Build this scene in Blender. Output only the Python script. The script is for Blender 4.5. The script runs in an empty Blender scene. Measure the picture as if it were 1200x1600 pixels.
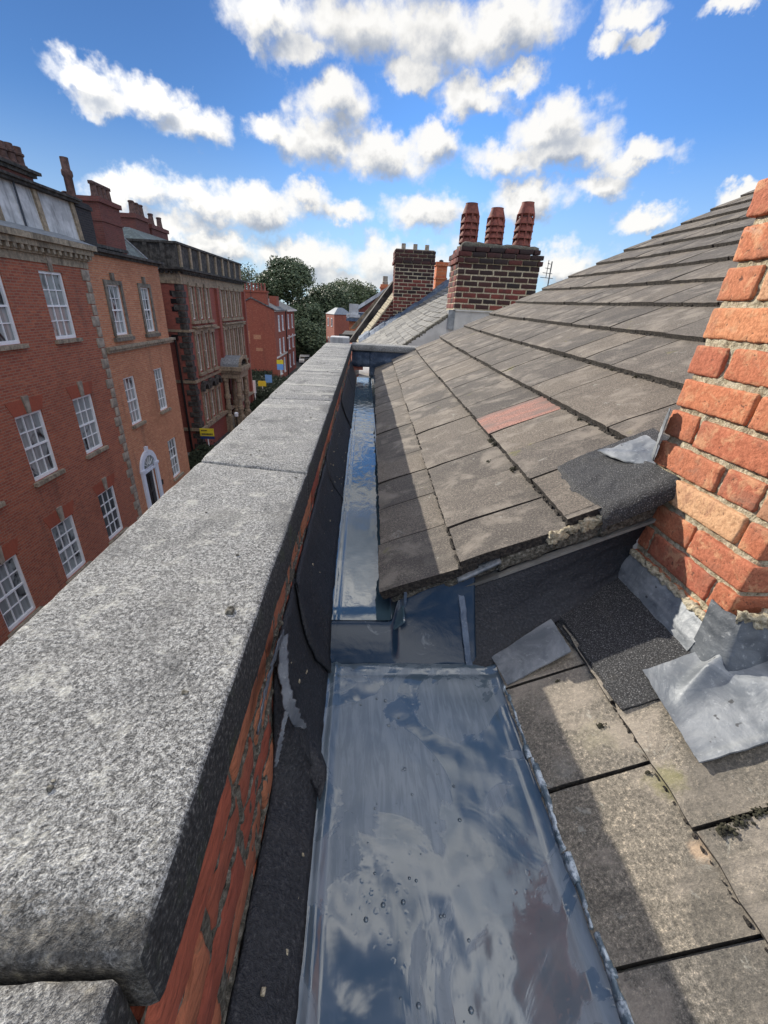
import bpy, math, random
from mathutils import Vector, Matrix, noise
random.seed(7)
C = bpy.context.scene
COL = C.collection
R = math.radians
# ------------------------------------------------------------------ camera, sky, sun, exposure
cam_d = bpy.data.cameras.new('camera'); cam = bpy.data.objects.new('camera', cam_d); COL.objects.link(cam)
C.camera = cam
CR = ((0.99816, 0.02321, 0.05594), (-0.04044, -0.43209, 0.90093), (0.04508, -0.90153, -0.43035))   # rows: world x,y,z in (right, down, forward)
m = Matrix.Identity(4)
for i in range(3):
    m[i][0] = CR[i][0]; m[i][1] = -CR[i][1]; m[i][2] = -CR[i][2]
cam.matrix_world = m
cam_d.sensor_fit = 'VERTICAL'; cam_d.sensor_height = 36; cam_d.lens = 36*668.3/1600
cam_d.clip_start = 0.02; cam_d.clip_end = 3000
C.view_settings.view_transform = 'Standard'; C.view_settings.look = 'None'
C.view_settings.gamma = 1; C.view_settings.exposure = 0.66
SUN = Vector((-1.49, 1.68, 1.0)).normalized()
SUN_EL = math.asin(SUN.z); SUN_AZ = math.atan2(SUN.x, SUN.y)
sd = bpy.data.lights.new('sun', 'SUN'); sd.energy = 4.0; sd.angle = R(0.6); sd.color = (1, .93, .82)
so = bpy.data.objects.new('sun', sd); COL.objects.link(so)
so.rotation_euler = (-SUN).to_track_quat('-Z', 'Y').to_euler(); so.location = (-20, 20, 20)
C.render.film_transparent = False
C.cycles.max_bounces = 6; C.cycles.diffuse_bounces = 3; C.cycles.glossy_bounces = 3
C.cycles.use_denoising = True

class N:
    """small helper round a node tree"""
    def __init__(s, tree): s.t = tree
    def n(s, typ, **kw):
        nd = s.t.nodes.new(typ)
        for k, v in kw.items(): setattr(nd, k, v)
        return nd
    def put(s, sock, v):
        if isinstance(v, bpy.types.NodeSocket): s.t.links.new(v, sock)
        elif isinstance(v, (tuple, list)) and len(v) == 3 and sock.type == 'RGBA': sock.default_value = (*v, 1)
        else: sock.default_value = v
    def math(s, op, a, b=0.0, c=0.0, clamp=False):
        nd = s.n('ShaderNodeMath', operation=op, use_clamp=clamp)
        s.put(nd.inputs[0], a); s.put(nd.inputs[1], b)
        if len(nd.inputs) > 2: s.put(nd.inputs[2], c)
        return nd.outputs[0]
    def vm(s, op, a, b=(0, 0, 0), scale=None):
        nd = s.n('ShaderNodeVectorMath', operation=op)
        s.put(nd.inputs[0], a); s.put(nd.inputs[1], b)
        if scale is not None: s.put(nd.inputs[3], scale)
        return nd.outputs['Value'] if op in ('LENGTH', 'DOT_PRODUCT', 'DISTANCE') else nd.outputs[0]
    def mix(s, f, a, b, blend='MIX'):
        nd = s.n('ShaderNodeMix', data_type='RGBA', blend_type=blend)
        s.put(nd.inputs[0], f); s.put(nd.inputs[6], a); s.put(nd.inputs[7], b)
        return nd.outputs[2]
    def fmix(s, f, a, b):
        nd = s.n('ShaderNodeMix', data_type='FLOAT')
        s.put(nd.inputs[0], f); s.put(nd.inputs[2], a); s.put(nd.inputs[3], b)
        return nd.outputs[0]
    def noise(s, vec, scale, detail=4, rough=.55, dist=0.0, color=False):
        nd = s.n('ShaderNodeTexNoise')
        s.put(nd.inputs['Vector'], vec); nd.inputs['Scale'].default_value = scale
        nd.inputs['Detail'].default_value = detail; nd.inputs['Roughness'].default_value = rough
        nd.inputs['Distortion'].default_value = dist
        return nd.outputs['Color'] if color else nd.outputs[0]
    def step(s, v, lo, hi, a=0.0, b=1.0):
        nd = s.n('ShaderNodeMapRange', interpolation_type='SMOOTHSTEP')
        s.put(nd.inputs[0], v); s.put(nd.inputs[1], lo); s.put(nd.inputs[2], hi)
        s.put(nd.inputs[3], a); s.put(nd.inputs[4], b)
        return nd.outputs[0]
    def ramp(s, v, stops):
        nd = s.n('ShaderNodeValToRGB'); cr = nd.color_ramp
        while len(cr.elements) < len(stops): cr.elements.new(.5)
        for e, (p, c) in zip(cr.elements, stops): e.position = p; e.color = (*c, 1)
        s.put(nd.inputs[0], v); return nd.outputs[0]
    def sep(s, v):
        nd = s.n('ShaderNodeSeparateXYZ'); s.put(nd.inputs[0], v); return nd.outputs
    def comb(s, x, y, z=0.0):
        nd = s.n('ShaderNodeCombineXYZ')
        s.put(nd.inputs[0], x); s.put(nd.inputs[1], y); s.put(nd.inputs[2], z); return nd.outputs[0]

def build_sky():
    w = bpy.data.worlds.new('World'); C.world = w; w.use_nodes = True
    t = w.node_tree; t.nodes.clear(); q = N(t)
    out = q.n('ShaderNodeOutputWorld'); bg = q.n('ShaderNodeBackground'); bg.inputs[1].default_value = 0.10
    t.links.new(bg.outputs[0], out.inputs[0])
    sky = q.n('ShaderNodeTexSky', sky_type='NISHITA', sun_disc=False)
    sky.sun_elevation = SUN_EL; sky.sun_rotation = SUN_AZ; sky.altitude = 60; sky.air_density = 1.0; sky.dust_density = 0.0; sky.ozone_density = 2.5
    d = q.vm('NORMALIZE', q.n('ShaderNodeTexCoord').outputs['Generated'])
    x, y, z = q.sep(d)[:3]
    az = q.math('MULTIPLY', q.math('ARCTAN2', x, y), 57.2958); el = q.math('MULTIPLY', q.math('ARCSINE', z), 57.2958)
    p0 = q.comb(az, el)
    warp = q.vm('SCALE', q.vm('SUBTRACT', q.noise(p0, .12, 3, .5, color=True), (.5, .5, .5)), scale=4.5)
    warp2 = q.vm('SCALE', q.vm('SUBTRACT', q.noise(p0, .50, 4, .6, color=True), (.5, .5, .5)), scale=3.4)
    p = q.vm('MULTIPLY', q.vm('ADD', q.vm('ADD', p0, warp), warp2), (1, 1, 0))
    # cumulus: centre azimuth, elevation, half width, half height (degrees)
    B = BLOBS
    amp = q.step(el, 30, 48, 1.75, 1.0); away = q.math('MAXIMUM', q.step(el, 66, 80), q.step(q.math('ABSOLUTE', az), 52, 75))
    gz = q.math('MAXIMUM', z, .08)
    gp = q.comb(q.math('DIVIDE', x, gz), q.math('DIVIDE', y, gz))
    gen = q.noise(gp, .85, 4, .5)
    gen = q.math('SUBTRACT', q.math('MULTIPLY', q.math('SUBTRACT', gen, .46), 3.4), q.math('MULTIPLY', q.math('SUBTRACT', 1.0, away), 3.0))
    def density(off, octv):
        F = None
        for (a, e, ra, re) in B:
            v = q.vm('MULTIPLY', q.vm('SUBTRACT', p, (a-off[0], e-off[1], 0)), (1/ra, 1/re, 0))
            g = q.math('SUBTRACT', 1.0, q.vm('LENGTH', v))
            F = g if F is None else q.math('SMOOTH_MAX', F, g, .12)
        F = q.math('MAXIMUM', F, gen)
        n_ = q.noise(q.vm('ADD', q.vm('MULTIPLY', p0, (1, 1.1, 1)), (off[0], off[1]*1.1, 0)), .19, octv, .58, .0)
        return q.math('ADD', F, q.math('MULTIPLY', q.math('SUBTRACT', n_, .5), amp))
    dens = density((0, 0), 7); up = density((-.9, 1.7), 6)
    cov = q.step(dens, -.10, .56)
    tone = q.math('SUBTRACT', 1.10, q.math('MULTIPLY', q.step(up, .0, 1.05), .42))
    tone = q.math('ADD', tone, q.math('MULTIPLY', q.math('SUBTRACT', dens, up), .20))
    tone = q.math('MINIMUM', q.math('MAXIMUM', tone, .55), 1.15)
    high = q.math('ADD', q.step(el, 26, 38, 1.0, 2.4), q.math('MULTIPLY', away, .6))  # unseen overhead and sideways clouds brightened to fill shade and light the gutter
    sdot = q.vm('DOT_PRODUCT', d, tuple(SUN)); sunward = q.step(sdot, .80, 1.0, 1.0, 1.25)
    lum = q.math('MULTIPLY', q.math('MULTIPLY', tone, 5.6), q.math('MULTIPLY', high, sunward))
    ccol = q.mix(q.step(tone, .5, 1.05), (.78, .86, 1.0), (1.0, .985, .95))
    ccol = q.vm('SCALE', ccol, scale=lum)
    # clear sky, a little more saturated; paler haze at the skyline
    sc = q.mix(1.0, sky.outputs[0], SKY_TINT, 'MULTIPLY'); sc = q.vm('SCALE', sc, scale=q.step(sdot, .62, 1.0, 1.0, .42))
    hz = q.step(el, -2, 17, .80, 0.0)
    sc = q.mix(hz, sc, (3.4, 4.3, 5.2))
    fade = q.math('MULTIPLY', cov, q.step(el, -1, 5, .65, .97))
    col = q.mix(fade, sc, ccol)
    below = q.step(el, -6, -1)
    col = q.mix(below, (.9, .9, .85), col)
    t.links.new(col, bg.inputs[0])
    w.cycles.sampling_method = 'MANUAL'; w.cycles.sample_map_resolution = 1024

def px2ae(px, py):
    v = [CR[i][0]*(px-600) + CR[i][1]*(py-800) + CR[i][2]*668.3 for i in range(3)]
    L = math.sqrt(sum(c*c for c in v))
    return math.degrees(math.atan2(v[0], v[1])), math.degrees(math.asin(v[2]/L))
SKY_TINT = (.60, .87, 1.24)
BLOBS = []
for (cx, cy, rx, ry) in ((430, 20, 95, 55), (560, 35, 130, 75), (690, 45, 130, 70), (800, 20, 100, 55), (640, 110, 60, 35), (480, 70, 70, 40),
                         (125, 105, 75, 38), (155, 150, 60, 32), (255, 155, 55, 35), (310, 200, 65, 35),
                         (520, 165, 60, 45), (500, 220, 100, 42), (600, 240, 95, 40), (675, 215, 45, 30), (420, 205, 40, 28),
                         (750, 145, 75, 38), (800, 115, 40, 26), (985, 25, 55, 38), (950, 70, 38, 24), (1010, 60, 35, 25),
                         (860, 190, 85, 42), (790, 240, 85, 38), (880, 235, 90, 38), (1000, 250, 70, 30), (830, 310, 85, 34), (930, 300, 60, 28), (1010, 350, 55, 22),
                         (200, 295, 65, 32), (300, 315, 95, 34), (410, 325, 85, 30), (475, 315, 50, 26), (535, 335, 50, 22), (660, 335, 78, 32),
                         (250, 345, 90, 24), (350, 385, 110, 28), (470, 400, 120, 30), (620, 410, 120, 34), (880, 405, 75, 28), (960, 440, 70, 25), (1150, 305, 40, 18), (560, 440, 150, 22),
                         (1140, 5, 40, 18), (60, 330, 60, 24), (90, 400, 80, 24)):
    a, e = px2ae(cx, cy); a1, _ = px2ae(cx+rx, cy); a0, _ = px2ae(cx-rx, cy); _, e0 = px2ae(cx, cy+ry); _, e1 = px2ae(cx, cy-ry)
    BLOBS.append((a, e, (a1-a0)/2*1.04, (e1-e0)/2*1.16))
# higher up, beyond the top of the picture (seen only in the wet gutter)
BLOBS += [(0, 32, 15, 9), (14, 61, 24, 9.5), (36, 67, 20, 7), (-4, 68, 10, 4), (-7, 50, 5, 3.5), (-40, 42, 10, 5), (45, 72, 16, 4)]
build_sky()

# ------------------------------------------------------------------ mesh collector
def fbm(p, s, o=3): return noise.fractal(Vector(p)*s, 1.0, 2.0, o)
class MB:
    def __init__(s): s.v = []; s.f = []; s.mi = []; s.r = []; s.cur = 0
    def add(s, vs, fs, rnd=None):
        b = len(s.v); s.v += [tuple(v) for v in vs]
        r = random.random() if rnd is None else rnd
        for f in fs: s.f.append(tuple(b+i for i in f)); s.mi.append(s.cur); s.r.append(r)
    def hexa(s, p, rnd=None):   # 8 corners: 0-3 bottom loop, 4-7 top loop
        s.add(p, [(3, 2, 1, 0), (4, 5, 6, 7), (0, 1, 5, 4), (1, 2, 6, 5), (2, 3, 7, 6), (3, 0, 4, 7)], rnd)
    def box(s, a, b, rnd=None):
        x0, y0, z0 = (min(a[i], b[i]) for i in range(3)); x1, y1, z1 = (max(a[i], b[i]) for i in range(3))
        s.hexa([(x0,y0,z0),(x1,y0,z0),(x1,y1,z0),(x0,y1,z0),(x0,y0,z1),(x1,y0,z1),(x1,y1,z1),(x0,y1,z1)], rnd)
    def quad(s, a, b, c, d, rnd=None): s.add([a, b, c, d], [(0, 1, 2, 3)], rnd)
    def bar(s, p, q, r, n=8, r2=None, rnd=None):
        p = Vector(p); q = Vector(q); d = (q-p).normalized(); r2 = r if r2 is None else r2
        u = d.orthogonal().normalized(); w = d.cross(u); vs = []
        for c, rr in ((p, r), (q, r2)):
            for i in range(n): a = 2*math.pi*i/n; vs.append(c + (u*math.cos(a)+w*math.sin(a))*rr)
        s.add(vs, [(i, (i+1) % n, n+(i+1) % n, n+i) for i in range(n)] + [tuple(range(n-1, -1, -1)), tuple(range(n, 2*n))], rnd)
    def lathe(s, c, prof, n=20, rnd=None, a0=0.0):
        vs = []; fs = []
        for (r, z) in prof:
            for i in range(n): a = a0+2*math.pi*i/n; vs.append((c[0]+r*math.cos(a), c[1]+r*math.sin(a), c[2]+z))
        for k in range(len(prof)-1):
            for i in range(n): fs.append((k*n+i, k*n+(i+1) % n, (k+1)*n+(i+1) % n, (k+1)*n+i))
        fs.append(tuple(range(n-1, -1, -1))); fs.append(tuple(range((len(prof)-1)*n, len(prof)*n)))
        s.add(vs, fs, rnd)
    def prism(s, poly, off, rnd=None):
        n = len(poly); vs = [Vector(p) for p in poly] + [Vector(p)+Vector(off) for p in poly]
        s.add(vs, [tuple(range(n-1, -1, -1)), tuple(range(n, 2*n))] + [(i, (i+1) % n, n+(i+1) % n, n+i) for i in range(n)], rnd)
    def grid(s, nu, nv, fn, rnd=None, thick=None):
        vs = [fn(i/nu, j/nv) for j in range(nv+1) for i in range(nu+1)]
        fs = [(j*(nu+1)+i, j*(nu+1)+i+1, (j+1)*(nu+1)+i+1, (j+1)*(nu+1)+i) for j in range(nv) for i in range(nu)]
        if thick is not None:
            n = len(vs); vs = vs + [tuple(Vector(v)+Vector(thick)) for v in vs]
            fs += [tuple(n+i for i in reversed(f)) for f in fs]
            W = nu+1
            for i in range(nu): fs.append((i+1, i, n+i, n+i+1)); k = nv*W+i; fs.append((k, k+1, n+k+1, n+k))
            for j in range(nv): k = j*W; fs.append((k, k+W, n+k+W, n+k)); k = j*W+nu; fs.append((k+W, k, n+k, n+k+W))
        s.add(vs, fs, rnd)
    def rough(s, a, b, n=(6, 3, 3), rad=.006, amp=.003, sc=30, rnd=None, seed=0, xf=None):
        """a rounded, worn block"""
        lo = Vector([min(a[i], b[i]) for i in range(3)]); hi = Vector([max(a[i], b[i]) for i in range(3)])
        idx = {}; vs = []; fs = []
        def vid(i, j, k):
            key = (i, j, k)
            if key not in idx:
                t = []
                for c, nn, l, h in ((i, n[0], lo.x, hi.x), (j, n[1], lo.y, hi.y), (k, n[2], lo.z, hi.z)):
                    L = h-l; e = min(rad, L*.3)
                    if c == 0: t.append(l)
                    elif c == nn: t.append(h)
                    elif nn == 2: t.append((l+h)/2)
                    else: t.append(l+e + (L-2*e)*(c-1)/(nn-2))
                p = Vector(t); e = [min(rad, (hi[q]-lo[q])*.3) for q in range(3)]
                inn = Vector([min(max(p[q], lo[q]+e[q]), hi[q]-e[q]) for q in range(3)])
                dv = p-inn
                if dv.length > 1e-9:
                    dn = dv.normalized(); p = inn + Vector([dn[q]*e[q] for q in range(3)])
                else: dn = Vector((0, 0, 0))
                pp = p + Vector((seed*3.1, seed*1.7, -seed))
                nv_ = Vector(noise.noise_vector(pp*sc)) + .6*Vector(noise.noise_vector(pp*sc*2.7))
                p = p + nv_*amp
                if xf: p = xf(p)
                idx[key] = len(vs); vs.append(p)
            return idx[key]
        X, Y, Z = n
        for i in range(X):
            for j in range(Y):
                fs.append((vid(i, j, 0), vid(i, j+1, 0), vid(i+1, j+1, 0), vid(i+1, j, 0)))
                fs.append((vid(i, j, Z), vid(i+1, j, Z), vid(i+1, j+1, Z), vid(i, j+1, Z)))
            for k in range(Z):
                fs.append((vid(i, 0, k), vid(i+1, 0, k), vid(i+1, 0, k+1), vid(i, 0, k+1)))
                fs.append((vid(i, Y, k), vid(i, Y, k+1), vid(i+1, Y, k+1), vid(i+1, Y, k)))
        for j in range(Y):
            for k in range(Z):
                fs.append((vid(0, j, k), vid(0, j, k+1), vid(0, j+1, k+1), vid(0, j+1, k)))
                fs.append((vid(X, j, k), vid(X, j+1, k), vid(X, j+1, k+1), vid(X, j, k+1)))
        s.add(vs, fs, rnd)
    def build(s, name, mats, parent=None, smooth=False, scale=1.0, sharp=None):
        if not isinstance(mats, (list, tuple)): mats = [mats]
        v = [Vector(p)*scale for p in s.v]
        xs = [p.x for p in v]; ys = [p.y for p in v]; zs = [p.z for p in v]
        base = Vector(((min(xs)+max(xs))/2, (min(ys)+max(ys))/2, min(zs)))
        me = bpy.data.meshes.new(name); me.from_pydata([tuple(p-base) for p in v], [], s.f)
        for mm in mats: me.materials.append(mm)
        me.polygons.foreach_set('material_index', s.mi)
        if smooth: me.polygons.foreach_set('use_smooth', [True]*len(s.f))
        at = me.attributes.new('rnd', 'FLOAT', 'FACE'); at.data.foreach_set('value', s.r)
        me.update()
        if sharp is not None: me.set_sharp_from_angle(angle=R(sharp))
        o = bpy.data.objects.new(name, me); COL.objects.link(o)
        o['_w'] = list(base)
        if parent is not None:
            o.parent = parent; o.location = base-Vector(parent['_w'])
        else: o.location = base
        return o
def empty(name, loc):
    o = bpy.data.objects.new(name, None); COL.objects.link(o); o.location = loc; o['_w'] = list(loc); o.empty_display_size = .2
    return o
def tag(o, label=None, cat=None, group=None, kind=None):
    if label: o['label'] = label
    if cat: o['category'] = cat
    if group: o['group'] = group
    if kind: o['kind'] = kind
    return o

# ------------------------------------------------------------------ materials
def mat(name, fn):
    mt = bpy.data.materials.new(name); mt.use_nodes = True; t = mt.node_tree; q = N(t)
    bs = t.nodes['Principled BSDF']; pos = q.n('ShaderNodeNewGeometry').outputs['Position']
    r = fn(q, pos, bs)
    for k, v in r.items():
        if k == 'bump':
            h, st, ds = v; b = q.n('ShaderNodeBump'); b.inputs['Strength'].default_value = st; b.inputs['Distance'].default_value = ds
            q.put(b.inputs['Height'], h); t.links.new(b.outputs[0], bs.inputs['Normal'])
        else: q.put(bs.inputs[k], v)
    return mt
def rndattr(q): 
    a = q.n('ShaderNodeAttribute'); a.attribute_name = 'rnd'; return a.outputs['Fac']
M = {}
def f_coping(q, p, b):
    g = q.noise(p, 230, 3, .75); g2 = q.noise(p, 620, 2, .7); big = q.noise(p, 4.5, 5, .62, .6); mid = q.noise(p, 22, 5, .65)
    st = q.noise(q.vm('MULTIPLY', p, (2, 16, 4)), 1, 4, .6)
    gr = q.math('ADD', q.math('MULTIPLY', g, .62), q.math('MULTIPLY', g2, .38))
    base = q.ramp(gr, [(.38, (.022, .022, .023)), (.46, (.13, .128, .12)), (.53, (.30, .296, .28)), (.64, (.62, .61, .57))])
    base = q.mix(q.step(big, .50, .68), base, q.mix(.55, base, (.06, .06, .06)))
    base = q.mix(q.math('MULTIPLY', q.step(mid, .56, .70), .5), base, (.62, .60, .52))
    base = q.mix(q.math('MULTIPLY', q.step(st, .55, .68), q.step(q.sep(p)[1], 1.0, 2.6, .12, .55)), base, (.60, .58, .50))
    # dark weathering that grows along the joints of the slabs
    y = q.sep(p)[1]
    jd = q.math('MINIMUM', q.math('ABSOLUTE', q.math('SUBTRACT', y, .155)), q.math('ADD', q.math('ABSOLUTE', q.math('SUBTRACT', y, 1.14)), .07))
    jw = q.math('SUBTRACT', q.math('ADD', jd, q.math('MULTIPLY', q.noise(p, 26, 5, .7), .10)), .062)
    base = q.mix(q.step(jw, -.01, .02, .8, 0), base, q.ramp(q.noise(p, 60, 4, .6), [(.42, (.012, .011, .009)), (.54, (.07, .062, .05)), (.64, (.22, .20, .16)), (.76, (.50, .44, .30))]))
    return {'Base Color': base, 'Roughness': .85, 'bump': (q.math('ADD', q.math('MULTIPLY', g, 1.0), q.math('MULTIPLY', mid, .8)), .9, .006)}
M['coping'] = mat('weathered_coping', f_coping)
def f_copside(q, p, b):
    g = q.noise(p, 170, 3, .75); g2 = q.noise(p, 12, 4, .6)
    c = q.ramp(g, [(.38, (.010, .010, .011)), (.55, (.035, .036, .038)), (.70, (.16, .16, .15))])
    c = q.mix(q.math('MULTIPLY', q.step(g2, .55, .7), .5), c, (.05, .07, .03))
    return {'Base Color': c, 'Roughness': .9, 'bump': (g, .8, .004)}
M['coping_side'] = mat('shade_darkened_coping_edge', f_copside)  # shadow on the coping's side is painted into this near-black colour
def f_tile(base, warm, grain=190):
    def f(q, p, b):
        r = rndattr(q); g = q.noise(p, grain, 3, .75); f2 = q.noise(p, 480, 2, .8); big = q.noise(p, 7, 5, .6, .5)
        st = q.noise(q.vm('MULTIPLY', p, (3.2, 30, 3.2)), 1, 5, .65)
        c = q.ramp(q.math('ADD', q.math('MULTIPLY', g, .6), q.math('MULTIPLY', f2, .4)), [(.36, tuple(.32*k for k in base)), (.48, tuple(.8*k for k in base)), (.56, tuple(1.25*k for k in base)), (.68, tuple(2.6*k for k in warm))])
        c = q.mix(1.0, c, q.ramp(r, [(0, (.70, .69, .68)), (.5, (1, .98, .95)), (1, (1.30, 1.24, 1.14))]), 'MULTIPLY')
        c = q.mix(q.math('MULTIPLY', q.step(big, .48, .66), .6), c, tuple(1.9*k for k in warm)); c = q.mix(q.math('MULTIPLY', q.step(q.noise(q.vm('ADD', p, (9, 2, 5)), 3.2, 6, .68, .7), .52, .66), .5), c, tuple(.5*k for k in base))
        c = q.mix(q.math('MULTIPLY', q.step(st, .53, .72), .45), c, tuple(.35*k for k in base))
        lich = q.noise(p, 16, 6, .72, 1.0)
        c = q.mix(q.math('MULTIPLY', q.step(lich, .62, .70), .6), c, (.36, .35, .30))
        yel = q.noise(q.vm('ADD', p, (4, 7, 0)), 5, 5, .7)
        c = q.mix(q.math('MULTIPLY', q.step(yel, .64, .72), .6), c, (.17, .16, .045))
        return {'Base Color': c, 'Roughness': .88, 'bump': (q.math('ADD', g, q.math('MULTIPLY', st, .8)), .7, .004)}
    return f
M['tile'] = mat('concrete_tile', f_tile((.128, .112, .095), (.150, .130, .105)))
def f_low(q, p, b):
    d = f_tile((.150, .138, .118), (.18, .155, .125), 150)(q, p, b); n_ = q.noise(p, 30, 5, .7)
    def spot(c, at_, r, amt, col):
        dd = q.vm('DISTANCE', p, at_); k = q.math('MULTIPLY', q.step(q.math('ADD', q.math('DIVIDE', dd, r), q.math('MULTIPLY', n_, 2.6)), 1.5, 2.4, 1.0, 0.0), amt); return q.mix(k, c, col)
    c = d['Base Color']
    c = spot(c, (.589, .480, -.777), .042, .55, (.20, .19, .07)); c = spot(c, (.575, .372, -.785), .020, .75, (.50, .36, .24)); c = spot(c, (.520, .60, -.82), .05, .5, (.30, .27, .19)); c = spot(c, (.44, .55, -.86), .035, .4, (.26, .25, .22)); c = spot(c, (.50, .32, -.83), .010, .6, (.45, .44, .40))
    d['Base Color'] = c; return d
M['tile_low'] = mat('gritty_concrete_tile', f_low)
def f_redtile(q, p, b):
    g = q.noise(p, 190, 3, .75); big = q.noise(q.vm('MULTIPLY', p, (4, 20, 4)), 1, 5, .65)
    c = q.ramp(g, [(.36, (.12, .06, .045)), (.52, (.36, .17, .125)), (.7, (.52, .32, .25))])
    c = q.mix(q.step(big, .40, .62, 0, .85), c, (.17, .125, .105))
    return {'Base Color': c, 'Roughness': .85, 'bump': (g, .6, .004)}
M['tile_red'] = mat('red_tile', f_redtile)
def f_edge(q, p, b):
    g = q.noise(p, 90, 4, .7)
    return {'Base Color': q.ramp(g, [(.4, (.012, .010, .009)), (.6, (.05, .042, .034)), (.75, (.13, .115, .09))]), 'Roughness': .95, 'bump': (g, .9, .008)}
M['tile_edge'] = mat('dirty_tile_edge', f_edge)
def f_brick_near(q, p, b):
    r = rndattr(q); g = q.noise(p, 130, 4, .75); f2 = q.noise(p, 26, 5, .68, .6); pit = q.noise(p, 75, 3, .6)
    c = q.ramp(r, [(0, (.40, .125, .062)), (.3, (.50, .17, .078)), (.55, (.37, .105, .060)), (.74, (.56, .22, .10)), (.88, (.62, .36, .19)), (1, (.40, .20, .12))])
    c = q.mix(1.0, c, q.ramp(g, [(.3, (.62, .55, .5)), (.5, (1, 1, 1)), (.75, (1.3, 1.4, 1.5))]), 'MULTIPLY')
    c = q.mix(q.math('MULTIPLY', q.step(f2, .50, .66), .65), c, (.62, .34, .18)); c = q.mix(q.math('MULTIPLY', q.step(q.noise(p, 5.5, 5, .7, 1.0), .52, .66), .55), c, (.30, .13, .08)); c = q.mix(q.math('MULTIPLY', q.step(q.noise(q.vm('ADD', p, (3, 0, 0)), 7, 5, .7, .6), .62, .72), .55), c, (.62, .50, .38))
    c = q.mix(q.math('MULTIPLY', q.step(pit, .63, .70), .85), c, (.09, .04, .025))
    blot = q.noise(p, 9, 5, .7, .8)
    c = q.mix(q.math('MULTIPLY', q.step(blot, .60, .70), .5), c, (.20, .13, .09))
    return {'Base Color': c, 'Roughness': .88, 'bump': (q.math('ADD', g, q.math('MULTIPLY', pit, -1.4)), .6, .0035)}
M['brick_near'] = mat('orange_brick', f_brick_near)
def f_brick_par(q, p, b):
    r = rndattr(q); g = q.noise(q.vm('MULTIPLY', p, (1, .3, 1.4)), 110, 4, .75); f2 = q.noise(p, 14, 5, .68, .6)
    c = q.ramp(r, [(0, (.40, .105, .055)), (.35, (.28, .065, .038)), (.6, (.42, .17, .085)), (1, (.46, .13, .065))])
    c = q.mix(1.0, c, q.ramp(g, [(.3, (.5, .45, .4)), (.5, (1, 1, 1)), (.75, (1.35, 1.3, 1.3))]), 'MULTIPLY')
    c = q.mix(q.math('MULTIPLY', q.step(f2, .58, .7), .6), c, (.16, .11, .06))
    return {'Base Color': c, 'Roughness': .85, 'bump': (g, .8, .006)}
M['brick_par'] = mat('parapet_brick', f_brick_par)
def f_mortar(q, p, b):
    g = q.noise(p, 95, 4, .75); f2 = q.noise(p, 13, 4, .6)
    c = q.ramp(g, [(.33, (.17, .14, .09)), (.47, (.43, .37, .25)), (.64, (.66, .59, .44))])
    c = q.mix(q.step(f2, .5, .7, 0, .6), c, (.27, .22, .14))
    return {'Base Color': c, 'Roughness': .95, 'bump': (q.math('ADD', g, f2), 1.0, .010)}
M['mortar'] = mat('sandy_mortar', f_mortar)
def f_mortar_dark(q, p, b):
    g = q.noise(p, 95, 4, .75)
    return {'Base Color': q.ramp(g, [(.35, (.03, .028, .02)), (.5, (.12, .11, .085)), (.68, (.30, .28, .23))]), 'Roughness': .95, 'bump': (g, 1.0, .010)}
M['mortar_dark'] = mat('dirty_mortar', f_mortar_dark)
def f_felt(q, p, b):
    g = q.noise(p, 330, 2, .8); m2 = q.noise(p, 8, 5, .6); big = q.noise(p, 90, 3, .7)
    c = q.ramp(g, [(.42, (.010, .010, .011)), (.55, (.035, .036, .038)), (.64, (.12, .12, .12)), (.72, (.35, .35, .34))])
    c = q.mix(q.step(m2, .58, .75, 0, .45), c, (.075, .068, .058))
    return {'Base Color': c, 'Roughness': .75, 'bump': (q.math('ADD', g, big), .8, .004)}
M['felt'] = mat('mineral_felt', f_felt)
def f_bitumen(q, p, b):
    g = q.noise(p, 150, 3, .7); m2 = q.noise(p, 6, 6, .65, .8)
    c = q.ramp(g, [(.4, (.010, .012, .016)), (.6, (.026, .028, .034)), (.76, (.085, .085, .085))])
    c = q.mix(q.step(m2, .55, .72, 0, .5), c, (.055, .052, .052))
    return {'Base Color': c, 'Roughness': .6, 'bump': (q.math('ADD', g, m2), .7, .006)}
M['bitumen'] = mat('black_bitumen_felt', f_bitumen)
def f_lead(c0, c1, rg=.42):
    def f(q, p, b):
        g = q.noise(p, 9, 6, .65, .8); f2 = q.noise(p, 70, 4, .7); sp = q.noise(p, 48, 2, .5)
        c = q.mix(q.step(g, .35, .68), c0, c1)
        c = q.mix(q.step(f2, .56, .74, 0, .5), c, (.42, .44, .45))
        c = q.mix(q.step(sp, .70, .74, 0, .8), c, (.04, .04, .04))
        return {'Base Color': c, 'Metallic': .2, 'Roughness': q.fmix(g, rg, rg+.25), 'bump': (q.math('ADD', g, q.math('MULTIPLY', f2, .3)), .5, .008)}
    return f
M['lead'] = mat('weathered_lead', f_lead((.13, .145, .16), (.29, .305, .315)))
M['lead_shaded'] = mat('shade_toned_lead', f_lead((.055, .064, .076), (.14, .155, .17)))  # darker copy of the lead: shade on the front wrap put into colour
M['lead_dark'] = mat('dark_lead', f_lead((.045, .07, .11), (.12, .16, .22), .40))
M['tape'] = mat('grey_sealant', f_lead((.09, .105, .13), (.18, .20, .225), .45))
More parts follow.
